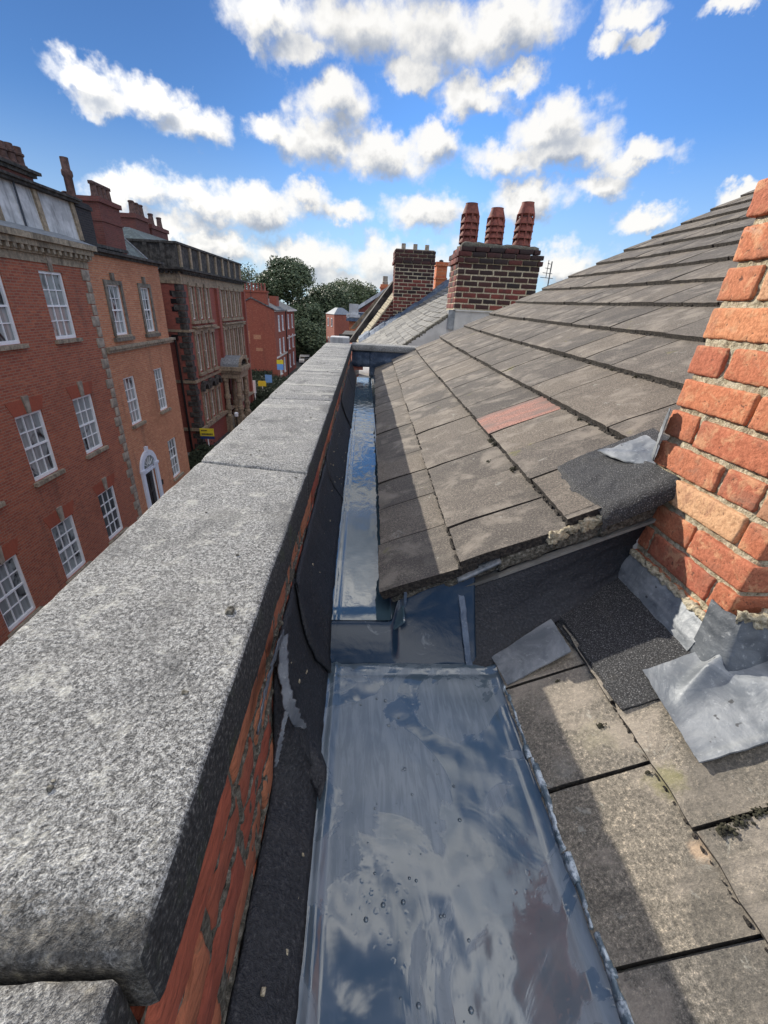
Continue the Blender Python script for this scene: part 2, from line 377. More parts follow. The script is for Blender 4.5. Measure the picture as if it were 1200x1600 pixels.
def f_gutter(q, p, b):
    x, y, z = q.sep(p)[:3]
    big = q.noise(p, 6.5, 3, .5, 1.4); str_ = q.noise(q.vm('MULTIPLY', p, (26, 3.2, 26)), 1, 4, .55, .6); fine = q.noise(p, 55, 3, .6)
    vor = q.n('ShaderNodeTexVoronoi'); vor.feature = 'DISTANCE_TO_EDGE' if False else 'F1'; q.put(vor.inputs['Vector'], q.vm('ADD', p, q.vm('SCALE', q.noise(p, 30, 2, color=True), scale=.02))); vor.inputs['Scale'].default_value = 62
    msk = q.step(q.noise(p, 7, 3, .6), .50, .60)
    bub = q.math('MULTIPLY', q.step(vor.outputs['Distance'], .12, .30, 1.0, 0.0), msk)
    c = q.mix(q.step(big, .38, .62), (.058, .088, .114), (.088, .118, .144))
    c = q.mix(q.step(str_, .60, .75, 0, .35), c, (.16, .19, .22))
    dl0 = q.step(q.noise(p, 3.6, 5, .55, 1.8), .47, .56); brush = q.noise(q.vm('MULTIPLY', p, (70, 9, 20)), 1, 4, .7, .8)
    c = q.mix(q.math('MULTIPLY', dl0, q.step(brush, .40, .62, .25, .75)), c, (.17, .205, .235))  # pale brushed patches paint sky reflections into the coat colour
    # puddled, slightly dulled film: the shape of the dried areas
    dull = q.step(q.noise(p, 3.6, 5, .55, 1.8), .50, .535)
    rg = q.fmix(dull, .09, .33)
    rg = q.math('ADD', rg, q.math('MULTIPLY', q.step(fine, .6, .75), .12))
    h = q.math('ADD', q.math('ADD', q.math('MULTIPLY', big, .75), q.math('MULTIPLY', str_, .10)), q.math('ADD', q.math('MULTIPLY', fine, .03), q.math('MULTIPLY', bub, .13)))
    h = q.math('ADD', h, q.math('MULTIPLY', dull, .10))
    return {'Base Color': c, 'Roughness': rg, 'IOR': 1.85, 'bump': (h, .8, .0013)}
M['gutter'] = mat('wet_grey_coating', f_gutter)
def f_gutter_far(q, p, b):
    x, y, z = q.sep(p)[:3]; rip = q.math('MULTIPLY', q.noise(q.vm('MULTIPLY', p, (16, 9, 16)), 1, 3, .55, 1.2), q.step(y, 1.4, 4.2, .05, .75)); fine = q.noise(p, 60, 2, .6)
    c = q.mix(q.step(rip, .4, .7), (.045, .08, .105), (.07, .11, .14))
    return {'Base Color': c, 'Roughness': .05, 'IOR': 2.0, 'bump': (q.math('ADD', rip, q.math('MULTIPLY', fine, .05)), .9, .0035)}
M['gutter_far'] = mat('wet_coating_far', f_gutter_far)
def f_gutter_riser(q, p, b):
    str_ = q.noise(q.vm('MULTIPLY', p, (9, 5, 16)), 1, 4, .6, 1.5)
    c = q.mix(q.step(str_, .64, .76), (.010, .026, .050), (.14, .17, .20))  # deep navy paints the riser's dark reflection into its coat colour
    return {'Base Color': c, 'Roughness': .25, 'IOR': 1.45, 'bump': (str_, .7, .002)}
M['gutter_riser'] = mat('coated_riser', f_gutter_riser)
def f_ragged(q, p, b):
    n_ = q.noise(p, 40, 4, .7)
    return {'Base Color': q.mix(q.step(n_, .45, .6), (.10, .14, .17), (.50, .56, .60)), 'Roughness': .3, 'bump': (n_, .8, .006)}
M['coat_edge'] = mat('pale_coating_edge', f_ragged)
def f_brickwall(c1, c2, c3, mortar, bw=.235, bh=.08, ms=.010, dirt=.35, bumpd=.01):
    def f(q, p, b):
        x, y, z = q.sep(p)[:3]
        v = q.comb(q.math('ADD', x, y), z)
        br = q.n('ShaderNodeTexBrick'); br.inputs['Scale'].default_value = 1; br.inputs['Brick Width'].default_value = bw; br.inputs['Row Height'].default_value = bh
        br.inputs['Mortar Size'].default_value = ms; br.inputs['Mortar Smooth'].default_value = .3; br.inputs['Bias'].default_value = -.1
        q.put(br.inputs['Vector'], v); q.put(br.inputs['Color1'], c1); q.put(br.inputs['Color2'], c2); q.put(br.inputs['Mortar'], mortar)
        big = q.noise(p, .55, 5, .6, .5); vert = q.noise(q.vm('MULTIPLY', p, (1.6, 1.6, .22)), 1, 4, .6)
        c = br.outputs['Color']
        cell = q.noise(q.vm('MULTIPLY', v, (1/bw, 1/bh, 1)), .9, 1, .5)
        c = q.mix(q.step(cell, .55, .68, 0, .5), c, c3)
        c = q.mix(q.step(big, .48, .7, 0, dirt), c, tuple(.45*k for k in c1))
        c = q.mix(q.step(vert, .55, .74, 0, dirt), c, (.05, .04, .035))
        g = q.noise(p, 40, 3, .7)
        c = q.mix(1.0, c, q.ramp(g, [(.3, (.75, .75, .75)), (.7, (1.2, 1.2, 1.2))]), 'MULTIPLY')
        return {'Base Color': c, 'Roughness': .9, 'bump': (q.math('SUBTRACT', g, br.outputs['Fac']), .5, bumpd)}
    return f
M['brick_a'] = mat('georgian_red_brick', f_brickwall((.36, .100, .052), (.25, .064, .038), (.46, .17, .09), (.30, .19, .13), ms=.011))
M['brick_b'] = mat('pale_orange_brick', f_brickwall((.50, .200, .100), (.40, .14, .070), (.60, .33, .18), (.40, .27, .18)))
M['brick_c'] = mat('dark_red_brick', f_brickwall((.31, .085, .060), (.23, .062, .048), (.34, .09, .06), (.24, .10, .07)))
M['brick_d'] = mat('gable_red_brick', f_brickwall((.31, .080, .048), (.26, .062, .040), (.42, .17, .10), (.28, .10, .06), dirt=.25))
M['brick_stack'] = mat('sooty_stack_brick', f_brickwall((.17, .042, .032), (.10, .028, .024), (.05, .022, .02), (.42, .33, .25), ms=.013, dirt=.5))
M['brick_orange'] = mat('orange_stack_brick', f_brickwall((.55, .17, .065), (.46, .12, .05), (.4, .1, .05), (.5, .22, .12), dirt=.2))
M['brick_old'] = mat('old_stack_brick', f_brickwall((.17, .052, .042), (.12, .038, .032), (.2, .06, .05), (.15, .08, .06)))
M['brick_black'] = mat('soot_black_brick', f_brickwall((.03, .028, .03), (.022, .02, .022), (.05, .04, .04), (.05, .045, .045)))
M['brick_gauge'] = mat('gauged_brick', f_brickwall((.34, .085, .045), (.31, .075, .04), (.32, .09, .05), (.26, .09, .05), bw=.08, bh=.5, ms=.004))
def f_plain(c, rg=.8, var=.25, sc=12, met=0.0, streak=0.0):
    def f(q, p, b):
        n_ = q.noise(p, sc, 4, .65); st = q.noise(q.vm('MULTIPLY', p, (3.5, 3.5, .5)), 1, 4, .65)
        k = q.mix(q.step(n_, .35, .7), tuple(x*(1-var) for x in c), tuple(min(1, x*(1+var)) for x in c))
        if streak: k = q.mix(q.step(st, .48, .68, 0, streak), k, tuple(x*.15 for x in c))
        return {'Base Color': k, 'Roughness': rg, 'Metallic': met, 'bump': (n_, .3, .01)}
    return f
M['stone'] = mat('buff_stone', f_plain((.30, .25, .18), .9, .3, 10, streak=.55))
M['stone_dark'] = mat('sooted_stone', f_plain((.060, .054, .048), .9, .6, 5, streak=.6))
M['surround'] = mat('grey_brown_stone', f_plain((.17, .15, .12), .9, .3, 6, streak=.5))
M['stone_c'] = mat('brown_sandstone', f_plain((.30, .235, .16), .9, .3, 7, streak=.5))
M['quoin'] = mat('quoin_stone', f_plain((.30, .255, .20), .9, .3, 5, streak=.3))
M['white'] = mat('white_paint', f_plain((.76, .77, .78), .45, .05, 8))
M['offwhite'] = mat('offwhite_paint', f_plain((.62, .58, .52), .6, .12, 8))
M['render'] = mat('cement_render', f_plain((.50, .49, .46), .85, .12, 4, streak=.25))
M['panel'] = mat('weathered_white_render', f_plain((.50, .50, .50), .85, .2, 2.5, streak=.55))
M['black'] = mat('black_paint', f_plain((.012, .012, .013), .35, .2, 8))
M['bluegrey'] = mat('pale_blue_paint', f_plain((.62, .66, .74), .5, .05, 8))
M['door'] = mat('black_gloss_door', f_plain((.010, .010, .012), .2, .2, 8))
M['dark_metal'] = mat('dark_metal', f_plain((.035, .04, .05), .5, .2, 20))
M['terracotta'] = mat('terracotta', f_plain((.22, .062, .042), .75, .35, 14, streak=.45))
M['pot_dark'] = mat('sooty_and_shaded_clay', f_plain((.10, .055, .045), .85, .4, 8))
M['pot_grey'] = mat('buff_clay', f_plain((.28, .24, .19), .85, .3, 20))
M['moss'] = mat('moss', f_plain((.035, .033, .018), .98, .5, 60))
M['asphalt'] = mat('asphalt', f_plain((.050, .050, .052), .9, .2, 3))
M['pave'] = mat('paving', f_plain((.16, .15, .14), .9, .2, 2))
M['ground'] = mat('ground', f_plain((.07, .075, .06), .95, .3, .2))
M['bark'] = mat('bark', f_plain((.06, .05, .04), .95, .3, 6))
M['hedge'] = mat('hedge_leaf', f_plain((.022, .032, .014), .9, .5, 12))
def f_slate(c, w=.25, h=.2):
    def f(q, p, b):
        x, y, z = q.sep(p)[:3]
        br = q.n('ShaderNodeTexBrick'); br.inputs['Scale'].default_value = 1; br.inputs['Brick Width'].default_value = w; br.inputs['Row Height'].default_value = h*.5
        br.inputs['Mortar Size'].default_value = .007; q.put(br.inputs['Vector'], q.comb(y, z))
        q.put(br.inputs['Color1'], c); q.put(br.inputs['Color2'], tuple(k*.7 for k in c)); q.put(br.inputs['Mortar'], tuple(k*.2 for k in c))
        n_ = q.noise(p, 5, 5, .6)
        k = q.mix(q.step(n_, .45, .7, 0, .5), br.outputs['Color'], tuple(min(1, x_*1.8) for x_ in c))
        return {'Base Color': k, 'Roughness': .65, 'bump': (br.outputs['Fac'], .4, -.02)}
    return f
M['slate'] = mat('grey_slate', f_slate((.12, .125, .125)))
M['slate_green'] = mat('green_grey_slate', f_slate((.13, .155, .145)))
def f_slatep(q, p, b):
    r = rndattr(q); n_ = q.noise(p, 30, 4, .65)
    c = q.ramp(r, [(0, (.11, .108, .10)), (.5, (.17, .165, .15)), (1, (.24, .23, .205))])
    c = q.mix(q.step(n_, .45, .7, 0, .5), c, (.09, .085, .075))
    return {'Base Color': c, 'Roughness': .75, 'bump': (n_, .4, .006)}
M['slate_piece'] = mat('weathered_slates', f_slatep)
def f_pane(q, p, b):
    r = rndattr(q); x, y, z = q.sep(p)[:3]
    n_ = q.noise(q.comb(q.math('ADD', x, y), q.math('MULTIPLY', z, .7), q.math('MULTIPLY', r, 40)), 1.6, 3, .6, .8)
    fold = q.noise(q.comb(q.math('MULTIPLY', q.math('ADD', x, y), 11), q.math('MULTIPLY', z, .4), r), 1, 3, .5)
    blind = q.mix(fold, (.10, .12, .12), (.42, .46, .46))
    k = q.math('MULTIPLY', q.step(n_, .34, .50), q.step(r, .02, .15))
    c = q.mix(k, (.018, .022, .026), blind)
    return {'Base Color': c, 'Roughness': .06, 'IOR': 1.5, 'bump': (q.noise(p, 2.2, 2), .25, .02)}
M['pane'] = mat('window_pane', f_pane)
M['pane_dark'] = mat('dark_window_pane', lambda q, p, b: {'Base Color': q.mix(q.step(q.noise(p, 2, 2), .4, .6), (.05, .045, .035), (.15, .13, .10)), 'Roughness': .08, 'bump': (q.noise(p, 2.2, 2), .25, .02)})
def f_leaf(c0, c1, c2):
    def f(q, p, b):
        r = rndattr(q)
        return {'Base Color': q.ramp(r, [(0, c0), (.6, c1), (1, c2)]), 'Roughness': .6, 'Subsurface Weight': 0.0}
    return f
M['leaf'] = mat('dark_leaf', f_leaf((.034, .056, .022), (.072, .100, .042), (.16, .18, .09)))
M['leaf_light'] = mat('light_leaf', f_leaf((.045, .065, .022), (.075, .10, .035), (.13, .15, .06)))
M['yellow'] = mat('yellow_sign', f_plain((.75, .60, .04), .5, .08, 6))
M['signblue'] = mat('blue_sign', f_plain((.16, .36, .70), .5, .1, 6))
M['navy'] = mat('navy_sign', f_plain((.02, .04, .16), .5, .1, 6))

S = .84        # the roof around the camera is laid out in units of 0.84 m
ZG = -10.3     # street level below the camera
exec_order = []
# ------------------------------------------------------------------ ground, road
def sheet(name, x0, x1, y0, y1, z, mt, kind='structure'):
    b = MB(); b.quad((x0, y0, z), (x1, y0, z), (x1, y1, z), (x0, y1, z)); return tag(b.build(name, mt), kind=kind)
sheet('ground', -1500, 1500, -1500, 1500, ZG-.004, M['ground'])
sheet('road', -7.2, -2.6, -60, 140, ZG, M['asphalt'])
b = MB(); b.box((-13.5, -60, ZG-.3), (-7.2, 62, ZG+.12)); tag(b.build('pavement', M['pave']), kind='structure')
b = MB(); b.box((-2.6, -60, ZG-.3), (-.5, 140, ZG+.12)); tag(b.build('pavement', M['pave']), kind='structure')
sheet('side_road', -60, -7.2, 72+12, 72+22, ZG+.004, M['asphalt'])
b = MB()
for k in range(26): b.quad((-4.97, -20+k*6, ZG+.004), (-4.83, -20+k*6, ZG+.004), (-4.83, -17+k*6, ZG+.004), (-4.97, -17+k*6, ZG+.004))
tag(b.build('road_markings', M['offwhite']), kind='structure')

# ------------------------------------------------------------------ parapet: brick wall, coping slabs, felt upstand
UP0, UPS = -.955, .497      # upper roof plane  z = UP0 + UPS x
LO0, LOS = -1.311, .55      # lower roof plane
par = empty('parapet_wall', (-.37*S, 2.2*S, ZG))
tag(par, 'brick parapet wall with speckled grey stone coping running along the left of the wet gutter', 'parapet wall')
b = MB()
for a, c in ((-3.0, 6.86),):
    b.box((-.52, a, ZG/S), (-.215, c, -.607))
b.build('outer_wall', M['brick_a'], par, scale=S)
b = MB(); zc = -.612
rows = []
for k in range(6):
    z1 = zc-.0945*k; z0 = z1-.081
    y = -2.4 + (.0 if k % 2 else .14)
    while y < 6.8:
        L = .262 if (k % 3) else .262
        near = y < 1.6
        dx = random.uniform(-.004, .005)
        n = (3, 12, 4) if near and y > -.6 else (2, 3, 2)
        b.rough((-.235, y+.008, z0), (-.186+dx, y+L-.006, z1), n, .010, .0045 if near else .003, 34, seed=k)
        y += L+.006
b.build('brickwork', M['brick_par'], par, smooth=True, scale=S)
b = MB()
for k in range(1, 6):
    z = zc-.0945*k; b.rough((-.2, -2.4, z+.001), (-.1862, 6.8, z+.012), (2, 900, 3), .003, .0048, 34, seed=k*7)
for (y, k) in ((.43, 1), (.72, 2), (.30, 2), (.57, 3), (.29, 0), (.84, 1)): b.rough((-.2, y, zc-.0945*k-.084), (-.1845, y+.012, zc-.0945*k), (2, 3, 6), .003, .005, 40)
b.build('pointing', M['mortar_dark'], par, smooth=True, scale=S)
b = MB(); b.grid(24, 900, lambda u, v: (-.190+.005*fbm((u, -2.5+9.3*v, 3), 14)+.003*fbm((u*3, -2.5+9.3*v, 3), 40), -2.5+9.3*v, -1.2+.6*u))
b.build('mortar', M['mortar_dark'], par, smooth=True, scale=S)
# coping slabs
J = [-2.4, -1.05, .165, 1.335, 2.55, 3.72, 4.9, 6.0, 6.86]
for i in range(len(J)-1):
    y0, y1 = J[i]+.004, J[i+1]-.004
    nr = y1 < 1.5 and y1 > 0
    xr = -.176; xl = -.555; zt = -.5; zb = -.607
    if i == 1: xr = -.188; zt = -.503; xl = -.56
    if i > 2: xr += random.uniform(-.002, .002); zt += random.uniform(-.002, .002)
    s0 = .25 if i == 3 else (.02 if i else 0); s1 = .25 if i == 2 else .02
    def xf(p, y0=y0, y1=y1, s0=s0, s1=s1, i=i):
        t = (p.y-y0)/(y1-y0); sl = s0*(1-t)+s1*t
        e = .006*max(0, 1-abs(t)*30) + .006*max(0, 1-abs(1-t)*30)     # arris worn at the joint
        if i == 2: e += .012*max(0, 1-t*22)*max(0, 1-abs(p.x+.25)*7)*(0.6+.8*fbm(p, 20))
        return Vector((p.x + .0016*fbm((0, p.y, 0), 6), p.y+(-.176-p.x)*sl, p.z-(e if p.z > -.55 else 0) + .0022*fbm(p, 9)))
    b = MB(); nn = (26, 60, 5) if i in (1, 2) else ((12, 36, 3) if i == 3 else (6, 16, 3))
    b.rough((xl, y0, zb), (xr, y1, zt), nn, .009, .0016, 26, rnd=.5, seed=i, xf=xf)
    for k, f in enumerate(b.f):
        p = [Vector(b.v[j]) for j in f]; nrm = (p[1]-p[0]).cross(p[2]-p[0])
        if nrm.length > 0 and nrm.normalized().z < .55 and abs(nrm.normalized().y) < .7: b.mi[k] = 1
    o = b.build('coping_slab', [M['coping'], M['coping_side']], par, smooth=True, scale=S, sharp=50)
# felt upstand dressed down to the gutter, in overlapping lengths
def felt_profile(y, u):
    if y < .60: t = 0.0
    elif y < .76: t = (y-.60)/.16
    else: t = 1.0
    t = t*t*(3-2*t)
    ztop = -.985*(1-t) + (-.715)*t + .010*fbm((0, y, 5), 7)
    fl = -1.052 if y < 1.06 else (-1.052 + (.095)*min(1, (y-1.06)/.08))
    xf_ = -.088 - .01*min(1, max(0, (y-1.0)/.6))
    x = -.183 + (xf_+.183)*u; z = ztop + (fl-ztop)*u
    bow = math.sin(math.pi*u)*(.010 if t > .5 else -.006)
    w = .004*fbm((u*2, y, 1), 9) + .0015*fbm((u*6, y, 1), 40)
    return (x-bow+w, y, z-bow*.5+w*.6)
SEG = [(-2.4, .735), (.70, 1.02), (.985, 2.15), (2.1, 3.7), (3.66, 5.3), (5.26, 6.78)]
fe = empty('felt_upstand', (-.14*S, 2.2*S, -1.05*S))
tag(fe, 'black bitumen felt upstand dressed from the parapet brickwork down to the wet gutter', 'felt flashing')
for k, (a, c) in enumerate(SEG):
    b = MB(); nv = int((c-a)*34)+6
    def g(u, v, a=a, c=c, k=k):
        y = a+(c-a)*v + (.03*math.sin(u*5+k) if v in (0, 1) else 0); x, y2, z = felt_profile(y, u); lift = .007*(1-min(1, v*nv/4)) + (0 if k % 2 else .0035)
        return (x+lift, y, z+lift*.6)
    b.grid(10, nv, g, .5, (-.006, 0, -.004))
    b.build('felt_strip', M['bitumen'], fe, smooth=True, scale=S)
# torn sealant tape hanging at the step of the felt
tp = empty('torn_sealant_tape', (-.17*S, .72*S, -.85*S)); tag(tp, 'torn strip of grey sealant tape hanging in two tails over the parapet brickwork', 'sealant tape')
def ribbon(path, wd, parent, name, mt, side=(0, 0, 1), nseg=40, wob=.004, thick=(.003, 0, .001)):
    P = [Vector(p) for p in path]; L = [0]
    for i in range(1, len(P)): L.append(L[-1]+(P[i]-P[i-1]).length)
    def at(t):
        d = t*L[-1]
        for i in range(1, len(P)):
            if d <= L[i]+1e-9: k = (d-L[i-1])/max(1e-9, L[i]-L[i-1]); return P[i-1].lerp(P[i], k)
        return P[-1]
    bb = MB(); sd_ = Vector(side)
    def g(u, v):
        p = at(v); w = wd*(1+.5*fbm((v*3, 1, 2), 2))*(u-.5)*(1 if v < .8 else 1-(v-.8)*3.4)
        q_ = p + sd_*w; e = wob*fbm((u*2, v*7, 4), 3); return (q_.x+e, q_.y+e*.5, q_.z+e)
    bb.grid(6, nseg, g, .5, thick); return bb.build(name, mt, parent, smooth=True, scale=S)
ribbon([(-.172, .775, -.69), (-.170, .71, -.662), (-.168, .643, -.648), (-.166, .565, -.640), (-.166, .50, -.660)], .040, tp, 'tape_tail', M['tape'], (.15, -.2, .95))
ribbon([(-.172, .775, -.695), (-.164, .712, -.745), (-.150, .676, -.79), (-.132, .672, -.850), (-.118, .69, -.895)], .024, tp, 'tape_tail', M['tape'], (.75, .62, .15))
ribbon([(-.150, .68, -.80), (-.160, .64, -.84), (-.170, .60, -.90)], .012, tp, 'tape_tail', M['tape'], (.75, .62, .15))
# a curled split in the felt below the tape
b = MB()
b.grid(14, 8, lambda u, v: (-.128+.050*v+.012*math.sin(u*3), .66+.10*u-.05*v*v, -1.005-.030*v+.030*math.sin(math.pi*u)*(1-v*.4)+.004*fbm((u*3, v*3, 0), 3)), .5, (0, 0, -.006))
b.build('felt_curl', M['bitumen'], fe, smooth=True, scale=S)

# ------------------------------------------------------------------ gutter
gu = empty('roof_gutter', (.15*S, 2*S, -1.08*S)); tag(gu, 'wide box gutter freshly coated in glossy wet blue grey sealant, stepping up halfway', 'gutter')
def lin(pts, x):
    for i in range(1, len(pts)):
        if x <= pts[i][0]: 
            a, c = pts[i-1], pts[i]; t = (x-a[0])/(c[0]-a[0]) if c[0] > a[0] else 0
            return a[1]+(c[1]-a[1])*t
    return pts[-1][1]
prof_lo = [(-.130, -1.030), (-.088, -1.056), (-.06, -1.060), (.425, -1.060), (.448, -1.054), (.470, -1.036)]
def g_lo(u, v):
    x = -.130+.60*u; y = -2.4+3.48*v
    z = lin(prof_lo, x) + (.006+.004*fbm((0, y, 4), 4))*math.exp(-((x+.066-.004*fbm((0, y, 8), 5))/.009)**2) + .0022*fbm((x, y, 0), 5) + .0010*fbm((x*1.4, y, 0), 7) + .0006*fbm((x, y*.35, 9), 13)
    if y < 1.0: z += .003*math.exp(-((y-1.0)/.05)**2)
    if y > 1.0: z += .010*math.exp(-((y-1.035)/.018)**2)*(0.7+.6*fbm((x, 0, 0), 7))
    e = .006*fbm((1, y, 3), 11) if u == 1 else 0
    return (x+e, y, z)
b = MB(); b.grid(90, 420, g_lo, .5, (0, 0, -.012)); b.build('lower_channel', M['gutter'], gu, smooth=True, scale=S)
def g_ri(u, v):
    x = -.10 + .50*u
    y0, z0 = 1.050, -1.062
    t = min(1, max(0, (x-.112)/.034)); t = t*t*(3-2*t)
    yt, zt = 1.150*(1-t)+1.225*t, -.9665*(1-t) + (UP0+UPS*x-.035)*t
    w = .005*fbm((x*2, v*1.2, 1), 5)
    k = 1-t; vy = v**(1+.2*k); vz = 1-(1-v)**(1+.3*k)
    bow = .018*math.sin(math.pi*v)*t
    return (x, y0+(yt-y0)*vy+bow*.6+w*(1-v*k), z0+(zt-z0)*vz-bow*.5+w*.6*(1-v*k))
b = MB(); b.grid(60, 26, g_ri, .5, (0, .012, 0)); b.build('step_riser', M['gutter_riser'], gu, smooth=True, scale=S)
def g_up(u, v):
    x = -.125+.285*u; y = 1.135+5.64*v
    z = lin([(-.125, -.945), (-.095, -.966), (-.07, -.970), (.12, -.970), (.16, -.93)], x) + .0012*fbm((x, y*.4, 2), 7)+.0007*fbm((x*2, y, 2), 14)*min(1, y/4)
    z += .004*math.exp(-((x+.072)/.006)**2) - .014*max(0, 1-v*60)**1.5
    return (x, y, z)
b = MB(); b.grid(40, 420, g_up, .5, (0, 0, -.012)); b.build('upper_channel', M['gutter_far'], gu, smooth=True, scale=S)
b = MB(); b.grid(2, 120, lambda u, v: (.158+.004*fbm((0, v*60, 0), 1), 1.2+5.6*v, -.955+.075*u), .5, (.01, 0, 0)); b.build('eaves_board', M['lead_dark'], gu, scale=S)
# ragged pale edge of the coating along the tiles
b = MB()
y = -2.3
while y < .93:
    L = random.uniform(.015, .07); w = random.uniform(.0025, .008); x = .458+.006*fbm((0, y, 0), 9)
    b.rough((x-w, y, -1.050), (x+w, y+L, -1.032+random.uniform(0, .004)), (2, 5, 2), .003, .003, 60); y += L*random.uniform(.75, 1.1)
b.build('coating_edge', M['coat_edge'], gu, smooth=True, scale=S)
b = MB()
for k in range(46):
    x = random.uniform(-.02, .25); y = random.uniform(.25, .95); r = random.choice((.0015, .002, .0028, .004)); b.lathe((x, y, -1.061), [(r*1.3, 0), (r*1.2, r*.5), (r*.7, r), (r*.1, r*1.2)], 8)
tag(b.build('grit', M['gutter'], gu, smooth=True, scale=S), kind='stuff')

# ------------------------------------------------------------------ tiled roofs
def tile_rows(b, z0, sl, Xs, y0, y1, offs, w, drift, skip=None, flare=False, lift=.036, th=.034, amp=.0022, gap=.0035, yref=1.2):
    nrm = Vector((-sl, 0, 1)).normalized()
    def P(x, y, h):
        xx = x + drift*(y-yref); z = z0+sl*xx
        if flare:
            t = max(0, min(1, (y-4.3)/2.5)); z += .020*t*t*min(1, max(0, (x-.15)/.5))
        return Vector((xx, y, z)) + nrm*h
    for r in range(len(Xs)-1):
        xa, xb = Xs[r], Xs[r+1]+.05
        off = offs[r] if r < len(offs) else random.uniform(0, w)
        y = y0+off
        while y > y0: y -= w
        while y < y1:
            a, c = max(y, y0), min(y+w, y1); y += w
            if c-a < .02: continue
            if skip and skip(r, a, c): continue
            hl = lift+random.uniform(-.004, .004); skw = random.uniform(-.004, .004); dx = random.uniform(-.006, .006); rr = random.random()
            nu, nv = 5, max(3, int((c-a)/.027)); near = y < 3.5 and xa < 2.6
            sd_ = random.random()*9
            def g(u, v, xa=xa, xb=xb, a=a, c=c, hl=hl, skw=skw, dx=dx):
                yy = a+gap+(c-a-2*gap)*v + skw*u
                xx = xa+dx + (xb-xa-dx)*u
                if u == 0: xx += .0045*fbm((sd_, yy, r), 30)+.002*fbm((sd_, yy, r), 90)
                h = hl*(1-u) + .0015*fbm((xx, yy, r), 12)
                if u == 0: h -= .004
                return tuple(P(xx, yy, h))
            if (c-a) > .02:
                st = len(b.f); b.cur = b.isred(r, a, c) if hasattr(b, 'isred') else 0
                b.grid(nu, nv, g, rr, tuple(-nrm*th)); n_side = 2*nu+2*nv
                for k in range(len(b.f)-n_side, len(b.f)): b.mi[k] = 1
                b.cur = 0
    return P
UX = [.09, .345, .68, 1.03, 1.376, 1.728] + [1.728+.352*k for k in range(1, 15)]
ur = empty('tiled_roof', (2*S, 4*S, -.9*S)); tag(ur, 'brown grey concrete tiled roof slope with one red tile, right of the narrow upper gutter', 'roof')
b = MB()
red = lambda r, a, c: r == 2 and abs((a+c)/2-2.36) < .17
chim_clash = lambda r, a, c: (UX[r+1] > .96 and UX[r] < 1.64 and a < 1.27 and c > .8)
PU = tile_rows(b, UP0, UPS, UX, 1.203, 6.80, [.325, .241, .357-.0, .2, .29, .1, .25, .05], .325, .017, lambda r, a, c: red(r, a, c), True)
b.build('roof_tiles', [M['tile'], M['tile_edge']], ur, smooth=True, scale=S, sharp=35)
b = MB()
tile_rows(b, UP0, UPS, UX[:4], 1.203, 6.8, [.325, .241, .357], .325, .017, lambda r, a, c: not red(r, a, c), True)
tag(b.build('red_tile', [M['tile_red'], M['tile_edge']], ur, smooth=True, scale=S, sharp=35), 'single faded red tile in the third course')
# roof body under the tiles, with the far verge and the other slope
b = MB()
xr = UX[-1]
zr = UP0+UPS*xr
b.prism([(.17, 1.23, UP0+UPS*.17-.03), (xr, 1.23, zr-.03), (xr+4, 1.23, zr-1.9), (xr+4, 1.23, -3), (.17, 1.23, -3)], (0, 5.53, 0))
b.build('roof_body', M['render'], ur, scale=S)
b = MB()
b.quad((xr, 1.2, zr), (xr, 6.8, zr+.02), (xr+4, 6.8, zr-1.9), (xr+4, 1.2, zr-1.9)); b.build('back_slope', M['tile'], ur, scale=S)
b = MB()
for k in range(17): b.lathe((xr, 1.2+k*.33, zr-.02), [(.10, 0), (.10, .03), (.07, .07), (.02, .09)], 12)
b.build('ridge_tiles', M['tile'], ur, scale=S)
# verge: undercloak, bedding stones, mortar
b = MB()
def Pv(x, y, h): return Vector((x, y, UP0+UPS*x+h))
def vblock(b, x0, x1, h0, h1, y0, y1, amp=.006, n=(14, 4, 5), seed=0):
    b.rough((x0, y0, h0), (x1, y1, h1), n, .012, amp, 24, seed=seed, xf=lambda p: Vector((p.x, p.y, p.z+UP0+UPS*p.x)))
vblock(b, .47, .70, -.075, -.018, 1.203, 1.32, seed=1); vblock(b, .69, .80, -.078, -.012, 1.20, 1.32, seed=2); vblock(b, .78, .945, -.080, -.022, 1.19, 1.32, seed=3); vblock(b, .30, .475, -.072, -.026, 1.213, 1.32, seed=5)
vblock(b, .12, .31, -.045, -.016, 1.215, 1.32, seed=6)
b.build('bedding_mortar', M['mortar_dark'] , ur, smooth=True, scale=S)
b = MB()
b.hexa([Pv(.29, 1.205, -.092), Pv(.475, 1.198, -.092), Pv(.475, 1.30, -.092), Pv(.29, 1.30, -.092), Pv(.29, 1.205, -.078), Pv(.475, 1.198, -.078), Pv(.475, 1.30, -.078), Pv(.29, 1.30, -.078)])
b.hexa([Pv(.46, 1.20, -.095), Pv(.95, 1.185, -.095), Pv(.95, 1.30, -.095), Pv(.46, 1.30, -.095), Pv(.46, 1.20, -.084), Pv(.95, 1.185, -.084), Pv(.95, 1.30, -.084), Pv(.46, 1.30, -.084)])
b.build('undercloak', M['slate_piece'], ur, scale=S)
b = MB(); b.grid(10, 6, lambda u, v: tuple(Pv(.335+.135*u, 1.185+.06*v, -.028+.012*u+.003*fbm((u*3, v*3, 0), 2))), .5, (0, 0, -.010)); b.build('lead_soaker', M['lead'], ur, smooth=True, scale=S)
b = MB()
for k in range(40): 
    x = random.uniform(.62, .78); e = random.uniform(.004, .011); p_ = Pv(x, 1.198, random.uniform(-.02, .004)); b.rough(p_-Vector((e*1.4, e, e)), p_+Vector((e*1.4, e, e)), (4, 3, 3), e*.5, e*.7, 80)
b.build('mortar_crumbs', M['mortar'], ur, smooth=True, scale=S)
